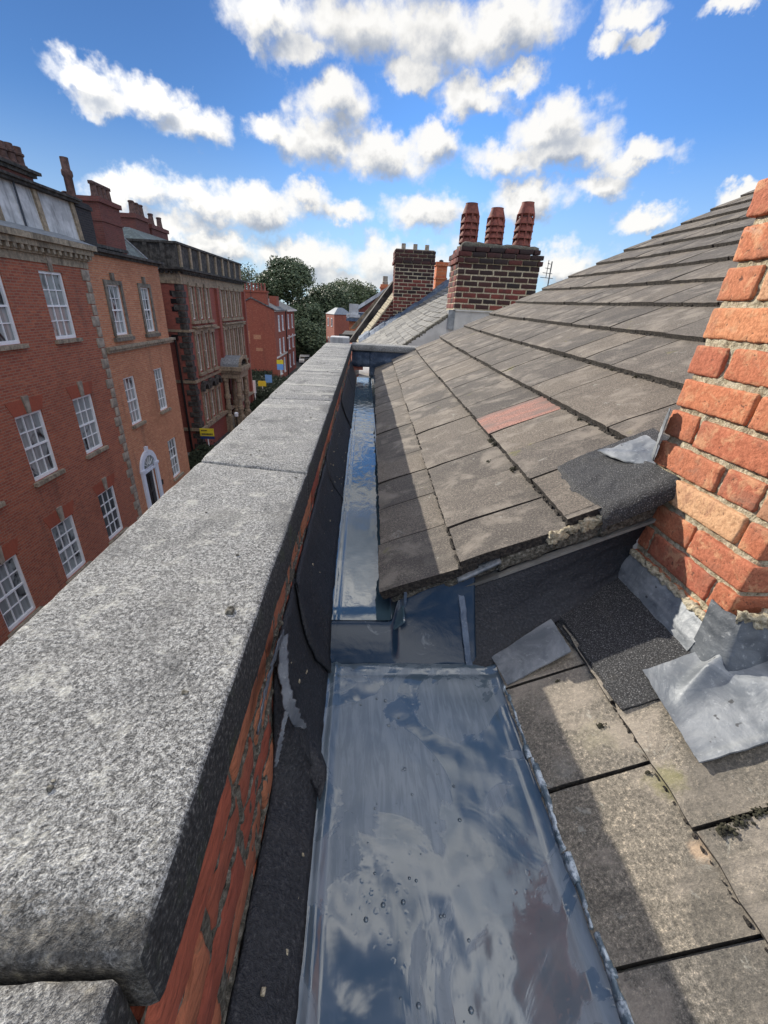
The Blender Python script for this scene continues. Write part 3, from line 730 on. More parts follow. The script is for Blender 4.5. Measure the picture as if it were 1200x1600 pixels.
# moss and grit lodged under the tile edges
b = MB()
for (x, y, r) in ((.672, 2.17, .020), (.668, 2.10, .016), (.662, 1.75, .017), (.60, 1.93, .013), (1.02, 1.98, .012), (1.02, 1.88, .008), (1.37, 2.2, .014), (1.373, 2.45, .012), (1.372, 3.1, .012), (1.03, 2.9, .012), (.70, 3.1, .01), (.705, 3.9, .012), (.355, 2.6, .008)):
    for j in range(40):
        p = PU(x+random.gauss(0, .35)*r, y+random.gauss(0, .6)*r, .006+random.random()*r*.6); e = r*random.uniform(.10, .26)
        b.rough(p-Vector((e, e, e*.7)), p+Vector((e, e, e*.7)), (3, 3, 3), e*.5, e*.6, 90)
tag(b.build('moss', M['moss'], ur, smooth=True, scale=S), kind='stuff')
b = MB()
for r in range(1, 12):
    y = 1.22
    while y < 6.7:
        x = UX[r]; q_ = random.uniform(.006, .016); p = PU(x-.002, y, .006); b.rough(p-Vector((q_*.35, q_*1.3, .005)), p+Vector((q_*.25, q_*1.3, .006)), (2, 4, 2), .003, .006, 50); y += random.uniform(.008, .035)*(1+y*.4)
tag(b.build('course_dirt', M['tile_edge'], ur, smooth=True, scale=S), kind='stuff')

lr = empty('tiled_roof', (2*S, -.3*S, -1.3*S)); tag(lr, 'lower gritty tiled slope at bottom right, patched with felt and lead beside the brick chimney', 'roof')
LX = [.462, .69, 1.04, 1.39] + [1.39+.35*k for k in range(1, 14)]
b = MB()
PL = tile_rows(b, LO0, LOS, LX, -2.4, 1.2, [2.4+.005, 2.4+.163, 2.4+.05, 2.4], .308, 0.0, None, False, .022, .020, gap=.0045)
b.build('roof_tiles', [M['tile_low'], M['tile_edge']], lr, smooth=True, scale=S, sharp=35)
b = MB(); xe = LX[-1]; b.prism([(.47, -2.4, LO0+LOS*.47-.025), (xe, -2.4, LO0+LOS*xe-.025), (xe, -2.4, -3), (.47, -2.4, -3)], (0, 3.65, 0)); b.build('roof_body', M['render'], lr, scale=S)
def drape(name, mt, corners, nu, nv, h, th, parent, hf=None, plane=(LO0, LOS), wob=.002):
    A, B_, C_, D_ = [Vector((c[0], c[1], 0)) for c in corners]
    nrm = Vector((-plane[1], 0, 1)).normalized()
    bb = MB()
    def g(u, v):
        p = A.lerp(B_, u).lerp(D_.lerp(C_, u), v); hh = h + (hf(p.x, p.y, u, v) if hf else 0) + wob*fbm((p.x, p.y, 0), 14)
        if u in (0, 1) or v in (0, 1): p = p+Vector((1, 1, 0))*.002*fbm((p.x, p.y, 2), 30)
        return tuple(Vector((p.x, p.y, plane[0]+plane[1]*p.x))+nrm*hh)
    bb.grid(nu, nv, g, .5, tuple(-nrm*th)); return bb.build(name, mt, parent, smooth=True, scale=S, sharp=40)
def stepsurf(x): 
    for r in range(len(LX)-1):
        if LX[r] <= x < LX[r+1]: return .022*(1-(x-LX[r])/(LX[r+1]-LX[r]+.05))
    return 0
drape('felt_strip', M['felt'], [(.696, .745), (.93, .745), (.93, 1.21), (.664, 1.21)], 24, 40, .010, .012, lr, lambda x, y, u, v: stepsurf(x)*.9)
drape('lead_slip', M['lead'], [(.477, .935), (.667, .967), (.665, 1.115), (.462, 1.058)], 12, 8, .030, .005, lr, lambda x, y, u, v: .006*u, wob=.003)
def apron(x, y, u, v):
    h = stepsurf(x)*.8+.010
    cx = .80+(y-.60)*.0; d = (y-(.735+.42*(x-.84)))/.020
    h += .032*math.exp(-d*d)*max(0, min(1, (x-.80)/.10))
    h += .02*max(0, (x-.9))*max(0, (y-.70))*3
    if v < .06: h += .004
    if u == 0: h += .003
    return h
drape('lead_apron', M['lead'], [(.764, .572), (1.55, .578), (1.55, .835), (.786, .826)], 70, 40, .010, .005, lr, apron, wob=.004)
b = MB()
for (x, y, r) in ((.642, .735, .010), (.735, .40+.055, .016), (.765, .462, .014), (.80, .468, .012), (.83, .47, .016), (.60, .90, .006), (.676, .60, .006)):
    for j in range(60):
        p = PL(x+random.gauss(0, .5)*r, y+random.gauss(0, .35)*r, .003+stepsurf(x)*.9+random.random()*r*.5); e = r*random.uniform(.07, .2)
        b.rough(p-Vector((e, e, e*.7)), p+Vector((e, e, e*.7)), (3, 3, 3), e*.5, e*.6, 90)
tag(b.build('moss', M['moss'], lr, smooth=True, scale=S), kind='stuff')
b = MB()
for r in (1, 2, 3):
    y = -.6
    while y < 1.15:
        x = LX[r]; q_ = random.uniform(.002, .0045); p = PL(x-.003, y, .004); b.rough(p-Vector((q_*.5, q_*1.6, .003)), p+Vector((q_*.3, q_*1.6, .004)), (2, 4, 2), .002, .004, 70); y += random.uniform(.008, .05)
tag(b.build('course_dirt', M['tile_edge'], lr, smooth=True, scale=S), kind='stuff')
# felt covered step wall between the two slopes
BASE = [(.34, 1.035), (.467, 1.052), (.555, 1.084), (.672, 1.12), (.78, 1.15), (.863, 1.185), (1.0, 1.24)]
def g_wall(u, v):
    x = .365+.60*u; yb = lin(BASE, x); zb = LO0+LOS*x+.022+.008*math.sin(x*20); yt = 1.215; zt = UP0+UPS*x-.085
    w = .005*fbm((x, v, 3), 6)+.0015*fbm((x*4, v*3, 3), 9)
    bow = .020*math.sin(math.pi*min(1, v*1.15))
    if v < .06: return (x-.004, yb-.012, zb-.004+.004*fbm((x, 0, 0), 9))
    return (x, yb+(yt-yb)*v+bow*.8+w, zb+(zt-zb)*v-bow*.4+w)
b = MB(); b.grid(50, 24, g_wall, .5, (0, .014, .004)); st = b.build('felt_step', M['bitumen'], smooth=True, scale=S); tag(st, 'dark felt covered step wall under the cut verge between upper and lower roofs', 'felt wall')
b = MB()
b.grid(6, 24, lambda u, v: (.362+.022*u-.02*v+.006*fbm((v*3, 1, 1), 2), 1.046+.165*v+.004*fbm((u, v*4, 0), 3)-.006, -1.075+(.20*v)+.012), .5, (0, .01, 0)); o = b.build('felt_seam', M['lead_dark'], None, smooth=True, scale=S)
w_ = Vector(o['_w'])-Vector(st['_w']); o.parent = st; o.location = w_

# ------------------------------------------------------------------ near chimney
ch = empty('brick_chimney', (1.27*S, 1.03*S, -1.2*S)); tag(ch, 'big orange brick chimney stack with sandy mortar and lead flashing, filling the right edge', 'chimney')
CX0, CX1, CY0, CY1 = .94, 1.66, .80, 1.272
lean = lambda p: Vector((p.x, p.y-.075*(p.z+.28), p.z))
b = MB(); k = 0; z = .322+.0925*11; CH = .0925
while z > -1.15:
    z1 = z-.006; z0 = z-CH+.0105; idx = k-11
    hl, sl_ = .118, .262
    if idx % 2 == 0: segs = [(CY1-hl, CY1), (CY1-hl-.01-sl_, CY1-hl-.01), (CY0, CY1-hl-.02-sl_)]
    else: segs = [(CY1-sl_, CY1), (CY0+.0, CY1-sl_-.010)] if idx % 4 == 1 else [(CY1-sl_, CY1), (CY1-sl_-.010-hl, CY1-sl_-.010), (CY0, CY1-sl_-hl-.02)]
    for (a, c) in segs:
        if c-a < .03: continue
        j = random.uniform(-.005, .006); e = random.uniform(-.004, .006); tz = random.uniform(-.002, .003)
        big = -1.1 < z < .6
        b.rough((CX0-j, a+random.uniform(.001, .006), z0+tz), (CX0+.12, c+(e if c == CY1 else 0)-random.uniform(0, .004), z1+tz), (4, max(4, int((c-a)/.010)), 9) if big else (2, 6, 3), .0050, .0022, 40, seed=k, xf=lean)
    x = CX0+.128; first_ = idx % 2 == 0
    while x < CX1:
        L = hl if first_ else sl_; first_ = False
        b.rough((x, CY0, z0), (min(CX1, x+L-.01), CY0+.10, z1), (8, 3, 4), .010, .004, 40, seed=k, xf=lean); x += L
    x = CX0+.125
    while x < CX1:
        b.rough((x, CY1-.1, z0), (min(CX1, x+sl_-.01), CY1, z1), (6, 3, 3), .010, .004, 40, seed=k, xf=lean); x += sl_
    z -= CH; k += 1
b.build('brickwork', M['brick_near'], ch, smooth=True, scale=S)
b = MB(); b.rough((CX0+.0095, CY0+.010, -1.3), (CX1-.012, CY1-.012, 1.33), (8, 60, 240), .008, .0060, 40, seed=3, xf=lean); b.build('mortar', M['mortar'], ch, smooth=True, scale=S)
b = MB(); b.box((CX0-.03, CY0-.03, 1.33), (CX1+.03, CY1-.02, 1.40)); b.lathe((1.2, .95, 1.40), [(.13, 0), (.13, .05), (.11, .07), (.10, .45), (.12, .47), (.12, .5)], 20); b.build('chimney_pot', M['terracotta'], ch, scale=S)
def g_fl(u, v):
    y = .845+.375*u; z0 = LO0+LOS*.888+.020; zt = -.712+.018*u*0+.006*fbm((y, 0, 0), 12)
    w = .003*fbm((y, v, 0), 12)
    return (.888+(.046)*v**.8-.010*math.sin(math.pi*v)+w, y, z0+(zt-z0)*v)
b = MB(); b.grid(40, 14, g_fl, .5, (.004, 0, -.002)); b.build('lead_flashing', M['lead'], ch, smooth=True, scale=S, sharp=50)
def g_fr(u, v):
    top = [(0, (.928, .875)), (.07, (.928, .84)), (.12, (.935, .79)), (.18, (.97, .785)), (1, (1.66, .785))]
    bot = [(0, (.893, .845)), (.07, (.885, .79)), (.14, (.900, .735)), (.22, (.95, .722)), (1, (1.66, .722))]
    def pl_(T):
        for i in range(1, len(T)):
            if u <= T[i][0]+1e-9:
                k = (u-T[i-1][0])/(T[i][0]-T[i-1][0]); return Vector((*T[i-1][1], 0)).lerp(Vector((*T[i][1], 0)), k)
        return Vector((*T[-1][1], 0))
    p = pl_(bot).lerp(pl_(top), v**.8)
    z0 = -.808+.05*max(0, u-.15); zt = -.650+.010*fbm((u*6, 1, 0), 2)
    w = .004*fbm((p.x*2, v, 1), 8); bow = .014*math.sin(math.pi*v)
    return (p.x+w-bow*.3, p.y+w-bow*.6, z0+(zt-z0)*v)
b = MB(); b.grid(90, 16, g_fr, .5, (0, .005, -.002)); b.build('lead_flashing', M['lead_shaded'], ch, smooth=True, scale=S, sharp=50)
b = MB()
b.rough((.925, .782, -.665), (1.64, .806, -.630), (160, 4, 6), .008, .012, 45)
b.rough((.924, .86, -.722), (.946, 1.235, -.705), (4, 110, 4), .006, .008, 50)
b.build('mortar_fillet', M['mortar'], ch, smooth=True, scale=S)
# felt patch over the verge, tucked against the chimney
fp = empty('felt_patch', (.86*S, 1.35*S, -.55*S)); tag(fp, 'black mineral felt patch with pale lead flap, laid over the tiles against the chimney corner', 'felt patch')
def g_fp(u, v):
    x = .765+.178*u; yf = 1.135+.035*(1-u); y = yf+(1.57-yf)*v
    if v < .10: 
        t = 1-v/.10; y = yf+.0435-.045*math.sin(t*1.57); dz = -.05*(1-math.cos(t*1.57))
    else: dz = 0; 
    if v >= .10: y = (yf+.0435) + (1.57-yf-.0435)*((v-.1)/.9)
    x -= .02*max(0, 1-abs(v-.5)*2)*(1-u)
    h = .040 + .034*u**2*max(0, 1-max(0, v-.25)*1.6) + .007*fbm((x, y, 0), 11)
    if u < .05: h -= .012
    z = UP0+UPS*x+h+dz
    return (x, y, z)
b = MB(); b.grid(30, 50, g_fp, .5, (.003, 0, -.009)); b.build('felt_sheet', M['felt'], fp, smooth=True, scale=S, sharp=60)
drape('felt_sheet', M['felt'], [(.93, 1.285), (1.10, 1.285), (1.12, 1.56), (.93, 1.57)], 12, 16, .038, .014, fp, plane=(UP0, UPS), wob=.004)
b = MB()
KITE = [(.885, 1.515), (.955, 1.50), (1.03, 1.48), (1.02, 1.40), (.99, 1.30), (.945, 1.278), (.912, 1.37)]
kc = Vector((.96, 1.39, 0)); vs = []; fs = []
for ring in range(7):
    for i in range(56):
        t = i/56*len(KITE); a = Vector((*KITE[int(t) % len(KITE)], 0)); c = Vector((*KITE[(int(t)+1) % len(KITE)], 0)); p = kc.lerp(a.lerp(c, t-int(t)), (ring+.001)/6)
        h = .064+.03*max(0, p.x-.93)*8*.3+.006*fbm((p.x, p.y, 1), 22)+.006*max(0, 1-abs((p.x-.97)+(p.y-1.36)*.6)/.03)+.04*max(0, (.945-abs(p.x-.945))-.90)*0
        vs.append((p.x, p.y, UP0+UPS*p.x+h))
for ring in range(6):
    for i in range(56): fs.append((ring*56+i, ring*56+(i+1) % 56, (ring+1)*56+(i+1) % 56, (ring+1)*56+i))
n0 = len(vs); vs += [(v[0], v[1], v[2]-.004) for v in vs]; fs = [tuple(reversed(f)) for f in fs]; fs += [tuple(n0+i for i in reversed(f)) for f in fs[:]]
fs += [(6*56+i, 6*56+(i+1) % 56, n0+6*56+(i+1) % 56, n0+6*56+i) for i in range(56)]
b.add(vs, fs, .5); b.build('lead_flap', M['lead'], fp, smooth=True, scale=S, sharp=50)
ribbon([(.950, 1.300, -.405), (.925, 1.268, -.385), (.922, 1.262, -.31), (.920, 1.255, -.235)], .050, fp, 'lead_strip', M['lead'], (.45, .85, .1), wob=.003)

# loose bits on the coping
b = MB(); b.rough((-.233, .61, -.502), (-.221, .630, -.4945), (6, 6, 5), .004, .004, 90); tag(b.build('pebble', M['mortar_dark'], smooth=True, scale=S), 'small dark pebble lying on the grey coping stone', 'pebble')

b = MB()
rr = random.Random(5)
for k in range(60):
    x, y = rr.uniform(-.54, -.19), rr.uniform(.25, 5.5); e = rr.uniform(.0012, .004); p_ = Vector((x, y, -.500))
    b.rough(p_-Vector((e*1.3, e, e*.4)), p_+Vector((e*1.3, e, e*.9)), (3, 3, 3), e*.5, e*.6, 90)
tag(b.build('grit', M['mortar_dark'], par, smooth=True, scale=S), kind='stuff')
b = MB()
for k in range(70):
    x, y = rr.uniform(-.165, -.095), rr.uniform(-.2, 3.0); q_ = felt_profile(y, (x+.183)/.095); e = rr.uniform(.001, .0035)
    b.rough(Vector(q_)-Vector((e, e*1.5, 0)), Vector(q_)+Vector((e, e*1.5, e*2)), (3, 3, 3), e*.5, e*.6, 90, rnd=.5)
tag(b.build('grit', M['mortar'], fe, smooth=True, scale=S), kind='stuff')
# ------------------------------------------------------------------ cross wall at the far end of the gutter
cw = empty('cross_wall', (.4, 5.8, -1.0)); tag(cw, 'low dark lead faced cross wall with a stone coping closing the far end of the gutter', 'wall')
b = MB(); b.rough((-.155, 5.70, -.50), (.98, 6.02, -.425), (24, 8, 3), .012, .004, 12, xf=lambda p: Vector((p.x, p.y+.03*p.x, p.z-.012*p.x))); b.build('coping_slab', [M['coping']], cw, smooth=True, scale=1)
b = MB()
def g_cw(u, v):
    x = -.15+1.15*u; z = -.82+.33*v; return (x, 5.755+.012*fbm((x*2, z*6, 0), 2)+(.02 if v < .5 else 0), z)
b.grid(40, 10, lambda u, v: (lambda p: (p[0]*1.0 if False else .075+(.925)*u, p[1], p[2]))(g_cw((.075+.925*u+.15)/1.15, v)), .5, (0, .03, 0))
b.grid(20, 4, lambda u, v: (-.15+.225*u, 5.755+.01*fbm((u*2, v, 0), 2), -.695+.20*v), .5, (0, .03, 0))
b.build('lead_facing', M['lead_dark'], cw, smooth=True)
b = MB(); b.box((.09, 5.80, -1.2), (1.0, 6.0, -.505)); b.box((-.15, 5.80, -.690), (.09, 6.0, -.505)); b.box((-.15, 5.76, -.735), (-.005, 5.80, -.69)); b.build('brickwork', M['brick_c'], cw)
b = MB(); b.grid(10, 30, lambda u, v: (-.06+.15*u, 5.70+2.0*v, -.815+.06*v+.12*max(0, v-.1)), .5, (0, 0, -.01)); tag(b.build('neighbouring_gutter', M['render']), 'pale dry gutter bed seen through the opening under the cross wall', 'gutter')
# neighbour's parapet continuing beyond
b = MB(); b.box((-.50, 5.78, ZG), (-.17, 12.0, -.86)); b.cur = 1; b.rough((-.43, 5.80, -.86), (-.19, 6.1, -.36), (6, 6, 6), .01, .004, 9)
tag(b.build('neighbour_wall', [M['brick_a'], M['panel']]), 'stub of whitewashed parapet wall just beyond the far end of the coping', 'wall')

# ================================================================== the street opposite
def wall_x(b, X, y0, y1, z0, z1, holes, reveal=.16, back=None):
    """wall facing +x at x = X with rectangular openings (ya, yb, za, zb)"""
    ys = sorted({y0, y1, *[h[0] for h in holes], *[h[1] for h in holes]}); zs = sorted({z0, z1, *[h[2] for h in holes], *[h[3] for h in holes]})
    for i in range(len(ys)-1):
        for j in range(len(zs)-1):
            yc = (ys[i]+ys[i+1])/2; zc = (zs[j]+zs[j+1])/2
            if any(h[0] < yc < h[1] and h[2] < zc < h[3] for h in holes): continue
            b.quad((X, ys[i], zs[j]), (X, ys[i+1], zs[j]), (X, ys[i+1], zs[j+1]), (X, ys[i], zs[j+1]), .5)
    for (a, c, d, e) in holes:
        q_ = X-reveal
        b.quad((X, a, d), (q_, a, d), (q_, a, e), (X, a, e), .5); b.quad((X, c, d), (X, c, e), (q_, c, e), (q_, c, d), .5)
        b.quad((X, a, e), (q_, a, e), (q_, c, e), (X, c, e), .5); b.quad((X, a, d), (X, c, d), (q_, c, d), (q_, a, d), .5)
    if back is not None:
        b.quad((X, y0, z0), (X, y0, z1), (back, y0, z1), (back, y0, z0), .5); b.quad((X, y1, z0), (back, y1, z0), (back, y1, z1), (X, y1, z1), .5)
        b.quad((back, y0, z0), (back, y0, z1), (back, y1, z1), (back, y1, z0), .5); b.quad((X, y0, z1), (X, y1, z1), (back, y1, z1), (back, y0, z1), .5)
def sash(parent, X, ya, yb, za, zb, cols=3, rows=4, inset=.07, fw=.075, mt='white', sill=True, sillm='stone', pane='pane', r=None, bar=.028):
    """box sash window: frame, pane, sill"""
    x = X-inset; b = MB()
    b.box((x-.08, ya, za), (x+.02, ya+fw, zb)); b.box((x-.08, yb-fw, za), (x+.02, yb, zb))
    b.box((x-.08, ya+fw, zb-fw), (x+.02, yb-fw, zb)); b.box((x-.08, ya+fw, za), (x+.03, yb-fw, za+fw*1.25))
    zm = (za+zb)/2
    b.box((x-.075, ya+fw, zm-.028), (x+.005, yb-fw, zm+.028))
    for k in range(1, cols):
        y = ya+fw+(yb-ya-2*fw)*k/cols; b.box((x-.05, y-bar/2, za+fw*1.25), (x-.012, y+bar/2, zm-.028)); b.box((x-.05, y-bar/2, zm+.028), (x-.012, y+bar/2, zb-fw))
    for k in range(1, rows):
        if k*2 == rows: continue
        z = za+fw*1.25+(zb-za-2.25*fw)*k/rows; b.box((x-.049, ya+fw, z-bar/2), (x-.013, yb-fw, z+bar/2))
    w = b.build('window', M[mt], parent)
    b = MB(); b.quad((x-.045, ya+fw*.5, za+fw*.5), (x-.045, yb-fw*.5, za+fw*.5), (x-.045, yb-fw*.5, zb-fw*.5), (x-.045, ya+fw*.5, zb-fw*.5), r); b.build('pane', M[pane], w)
    if sill:
        b = MB(); b.box((X-.1, ya-.10, za-.12), (X+.11, yb+.10, za-.005)); b.build('sill', M[sillm], w)
    return w
def keystone(parent, X, yc, z0, h=.52, w0=.15, w1=.25, mt='quoin', d=.05):
    b = MB(); b.hexa([(X-.02, yc-w0/2, z0), (X+d, yc-w0/2, z0), (X+d, yc+w0/2, z0), (X-.02, yc+w0/2, z0), (X-.02, yc-w1/2, z0+h), (X+d, yc-w1/2, z0+h), (X+d, yc+w1/2, z0+h), (X-.02, yc+w1/2, z0+h)])
    b.build('keystone', M[mt], parent)
def pots(parent, xs, z, mt, h=.75, r=.13, kind=0):
    for (x, y) in xs:
        b = MB(); hh = h*random.uniform(.95, 1.05)
        if kind == 0: pr = [(r*1.15, 0), (r*1.15, .06), (r, .1), (r*.82, hh*.85), (r*1.0, hh*.88), (r*1.0, hh*.95), (r*.8, hh), (r*.3, hh*.97)]
        elif kind == 1: pr = [(r*1.3, 0), (r*1.3, .1), (r*.95, .14), (r*.95, hh*.55), (r*1.2, hh*.6), (r*1.2, hh*.7), (r*.9, hh*.74), (r*.9, hh), (r*.4, hh-.02)]
        else: pr = [(r, 0), (r, hh), (r*.5, hh-.02)]
        b.lathe((x, y, z), pr, 12 if kind != 2 else 14); b.build('chimney_pot', M[mt], parent, smooth=True, sharp=40)

# ---- house A: Georgian red brick
XA = -10.0
ha = empty('brick_house', (-12, 11, ZG)); tag(ha, 'tall dark red Georgian brick house with many white sash windows, nearest across the street', 'house')
bays = [2.5, 5.2, 7.9, 10.62, 13.28, 15.98]
WZ = [(-1.42, .56), (-5.33, -3.33), (-8.95, -6.95)]
holes = [(y-.58, y+.58, a, c) for y in bays for (a, c) in WZ]
b = MB(); wall_x(b, XA, -6, 18.06, ZG, 1.18, holes, .17, -17); b.build('wall', M['brick_a'], ha)
for (a, c, d, e) in holes:
    if (a+c)/2 < 7: continue
    sash(ha, XA, a, c, d, e, 3, 4)
    if d < -3: 
        keystone(ha, XA, (a+c)/2, e+.005, .50)
        b = MB(); yc = (a+c)/2
        for sgn in (-1, 1): b.prism([(XA+.004, yc+sgn*.08, e), (XA+.004, yc+sgn*.60, e), (XA+.004, yc+sgn*.78, e+.42), (XA+.004, yc+sgn*.13, e+.42)], (.008, 0, 0))
        b.build('brick_arch', M['brick_gauge'], ha)
    else:
        keystone(ha, XA, (a+c)/2, e+.005, .46)
b = MB()
for k in range(29):
    z = 1.12-.375*k; w = .44 if k % 2 else .26; b.rough((XA-.1, 18.06-w, z-.355), (XA+.035, 18.09, z), (2, 4, 3), .02, .008, 8)
b.build('quoins', M['quoin'], ha, smooth=True, sharp=45)
b = MB(); zt = 1.18
b.box((XA-.2, -6, .78), (XA+.04, 18.1, 1.00)); b.box((XA-.2, -6, 1.18), (XA+.30, 18.15, 1.34)); b.box((XA-.2, -6, 1.00), (XA+.12, 18.12, 1.18)); b.box((XA-.2, -6, 1.34), (XA+.42, 18.2, 1.50))
for k in range(86): b.box((XA+.12, -5.9+k*.28, 1.05), (XA+.27, -5.78+k*.28, 1.18))
b.build('cornice', M['stone'], ha)
b = MB(); b.quad((XA+.42, -6, 1.504), (XA+.42, 18.2, 1.504), (XA-.60, 18.2, 1.80), (XA-.60, -6, 1.80)); b.build('lead_gutter', M['lead'], ha)
xp = XA-.6
b = MB(); b.hexa([(xp, -6, 1.72), (xp, 19.3, 1.72), (-16, 19.3, 1.72), (-16, -6, 1.72), (xp-.12, -6, 2.92), (xp-.12, 19.3, 2.92), (-16, 19.3, 2.92), (-16, -6, 2.92)]); b.build('attic_wall', M['panel'], ha)
b = MB(); b.box((xp-.3, -6, 2.92), (xp+.10, 19.45, 3.00)); b.box((xp-.3, -6, 3.0), (xp+.18, 19.5, 3.07)); b.build('attic_cornice', M['stone_dark'], ha)
for y in (8.6, 10.8, 13.0, 15.2, 17.15, 19.1):
    b = MB(); b.hexa([(xp-.02, y, 1.76), (xp+.06, y, 1.76), (xp+.06, y+.2, 1.76), (xp-.02, y+.2, 1.76), (xp-.12, y, 2.92), (xp-.04, y, 2.92), (xp-.04, y+.2, 2.92), (xp-.12, y+.2, 2.92)]); b.build('pilaster', M['stone_c'], ha)
b = MB(); b.bar((xp+.03, 16.3, 1.74), (xp-.03, 16.3, 2.95), .03); b.build('downpipe', M['dark_metal'], ha)
b = MB(); b.hexa([(-10.6, -6, 3.07), (-10.6, 19.2, 3.07), (-17, 19.2, 3.07), (-17, -6, 3.07), (-13.6, -6, 3.9), (-13.6, 17.5, 3.9), (-13.9, 17.5, 3.9), (-13.9, -6, 3.9)]); b.build('roof', M['slate'], ha)
c1 = empty('chimney', (-13, 19.5, 3)); c1.parent = ha; c1.location = Vector(c1['_w'])-Vector(ha['_w'])
b = MB(); b.box((-14.2, 18.6, 2.0), (-12.6, 20.5, 3.80)); b.cur = 1; b.box((-14.3, 18.5, 3.80), (-12.5, 20.6, 3.92)); b.box((-14.4, 18.4, 3.92), (-12.4, 20.75, 4.02)); b.build('stack', [M['brick_old'], M['stone_dark']], c1)
pots(c1, [(-12.8, 19.0+.42*k) for k in range(4)], 4.02, 'pot_dark', .62, .17, 1)
# ---- house B: paler brick, arched doorway
hb = empty('brick_house', (-12, 21, ZG)); tag(hb, 'pale orange brick house with stone framed upper windows and a white arched doorway', 'house')
HB = [(19.12, 20.15, -1.50, .34), (21.85, 22.75, -1.50, .34), (18.93, 19.90, -5.15, -3.16), (21.80, 22.72, -5.15, -3.16), (21.92, 22.95, -8.78, -6.74)]
DH = (18.98, 20.08, ZG, -7.25)
b = MB(); wall_x(b, XA-.02, 18.07, 24.15, ZG, 1.42, HB+[DH], .14, -16); b.build('wall', M['brick_b'], hb)
for i, (a, c, d, e) in enumerate(HB):
    sash(hb, XA-.02, a, c, d, e, 3, 4, fw=.06, bar=.024)
    if i < 2:
        b = MB(); X = XA-.02
        b.box((X, a-.16, d-.02), (X+.05, a, e+.16)); b.box((X, c, d-.02), (X+.05, c+.16, e+.16)); b.box((X, a, e), (X+.05, c, e+.16)); b.box((X-.05, a-.24, d-.22), (X+.13, c+.24, d-.08))
        b.box((X, (a+c)/2-.10, e+.16), (X+.09, (a+c)/2+.10, e+.42)); b.build('window_surround', M['surround'], hb)
b = MB(); b.box((XA-.1, 18.1, -1.98), (XA+.20, 24.42, -1.88)); b.box((XA-.1, 18.1, -2.10), (XA+.10, 24.35, -1.98)); b.build('string_course', M['stone'], hb)
b = MB(); b.box((XA-.2, 18.1, 1.30), (XA+.08, 24.3, 1.40)); b.box((XA-.2, 18.2, 1.40), (XA+.22, 24.4, 1.50)); b.build('cornice', M['stone_dark'], hb)
b = MB()
for k in range(30): b.box((XA-1.55, 18.6+k*.18, 1.5), (XA-1.45, 18.72+k*.18, 1.78))
b.box((XA-1.6, 18.5, 1.78), (XA-1.3, 24.2, 1.90)); b.box((XA-1.6, 18.5, 1.42), (XA-1.3, 24.2, 1.52)); b.build('balustrade', M['stone_dark'], hb)
b = MB(); b.quad((XA-.1, 18.1, 1.43), (XA-.1, 24.2, 1.43), (-16, 24.2, 1.43), (-16, 18.1, 1.43)); b.build('flat_roof', M['lead'], hb)
b = MB(); yc = 19.53; zc = -7.25; X = XA-.02; r0, r1 = .55, .80; n = 20; prev = None
for k in range(n+1):
    a = math.pi*k/n; cur = [(X+.01, yc-math.cos(a)*r0, zc+math.sin(a)*r0), (X+.01, yc-math.cos(a)*r1, zc+math.sin(a)*r1)]
    if prev: b.prism([prev[0], cur[0], cur[1], prev[1]], (.09, 0, 0))
    prev = cur
for s_ in (-1, 1): b.box((X+.01, yc+s_*.55, ZG), (X+.10, yc+s_*.80, zc)); b.box((X+.008, yc+s_*.52, zc-.06), (X+.14, yc+s_*.84, zc+.06))
b.box((X+.01, yc-.08, zc+.74), (X+.13, yc+.08, zc+.98)); b.box((X-.12, yc-.55, zc-.22), (X+.05, yc+.55, zc-.12)); b.box((X-.12, yc-.55, zc-.10), (X-.02, yc+.55, zc-.02))
ds = b.build('door_surround', M['bluegrey'], hb)
b = MB(); fan = [(X+.006, yc-.55*math.cos(math.pi*k/16), zc+.55*math.sin(math.pi*k/16)) for k in range(17)]; b.prism(fan, (.012, 0, 0)); b.cur = 1
for k in range(1, 6): a = math.pi*k/6; b.bar((X+.03, yc-.14*math.cos(a), zc+.14*math.sin(a)), (X+.03, yc-.55*math.cos(a), zc+.55*math.sin(a)), .014)
b.build('fanlight', [M['pane'], M['white']], hb)
b = MB(); b.box((X-.13, 19.10, ZG), (X-.09, 19.96, zc-.22))
for (a, c) in ((19.2, 19.47), (19.6, 19.87)):
    for (d, e) in ((-10.1, -9.5), (-9.35, -8.6), (-8.45, -7.7)): b.box((X-.09, a, d), (X-.075, c, e))
dr = b.build('door', M['door'], hb); b = MB(); b.bar((X-.09, 19.9, -9.3), (X-.03, 19.9, -9.3), .03); b.build('handle', M['stone'], dr)
b = MB(); b.box((X-.12, 18.99, ZG), (X-.06, 19.10, zc-.22)); b.box((X-.12, 19.96, ZG), (X-.06, 20.07, zc-.22)); b.build('door_jamb', M['white'], hb)
b = MB(); b.box((X+.01, 20.42, -8.55), (X+.05, 20.62, -8.30)); b.build('name_plate', M['black'], hb)
c2 = empty('chimney', (-11.2, 20, 1.5)); c2.parent = hb; c2.location = Vector(c2['_w'])-Vector(hb['_w'])
b = MB(); b.box((-11.5, 19.35, 1.42), (-10.65, 20.35, 3.05)); b.box((-11.55, 19.3, 2.85), (-10.60, 20.4, 2.98)); b.build('stack', M['brick_black'], c2)
pots(c2, [(-10.95, 19.85)], 3.05, 'pot_dark', 1.30, .15, 1)
pots(c2, [(-11.3, 20.1)], 3.05, 'pot_dark', .35, .13, 0)
c3 = empty('chimney', (-13.2, 26.4, 1.5)); c3.parent = hb; c3.location = Vector(c3['_w'])-Vector(hb['_w'])
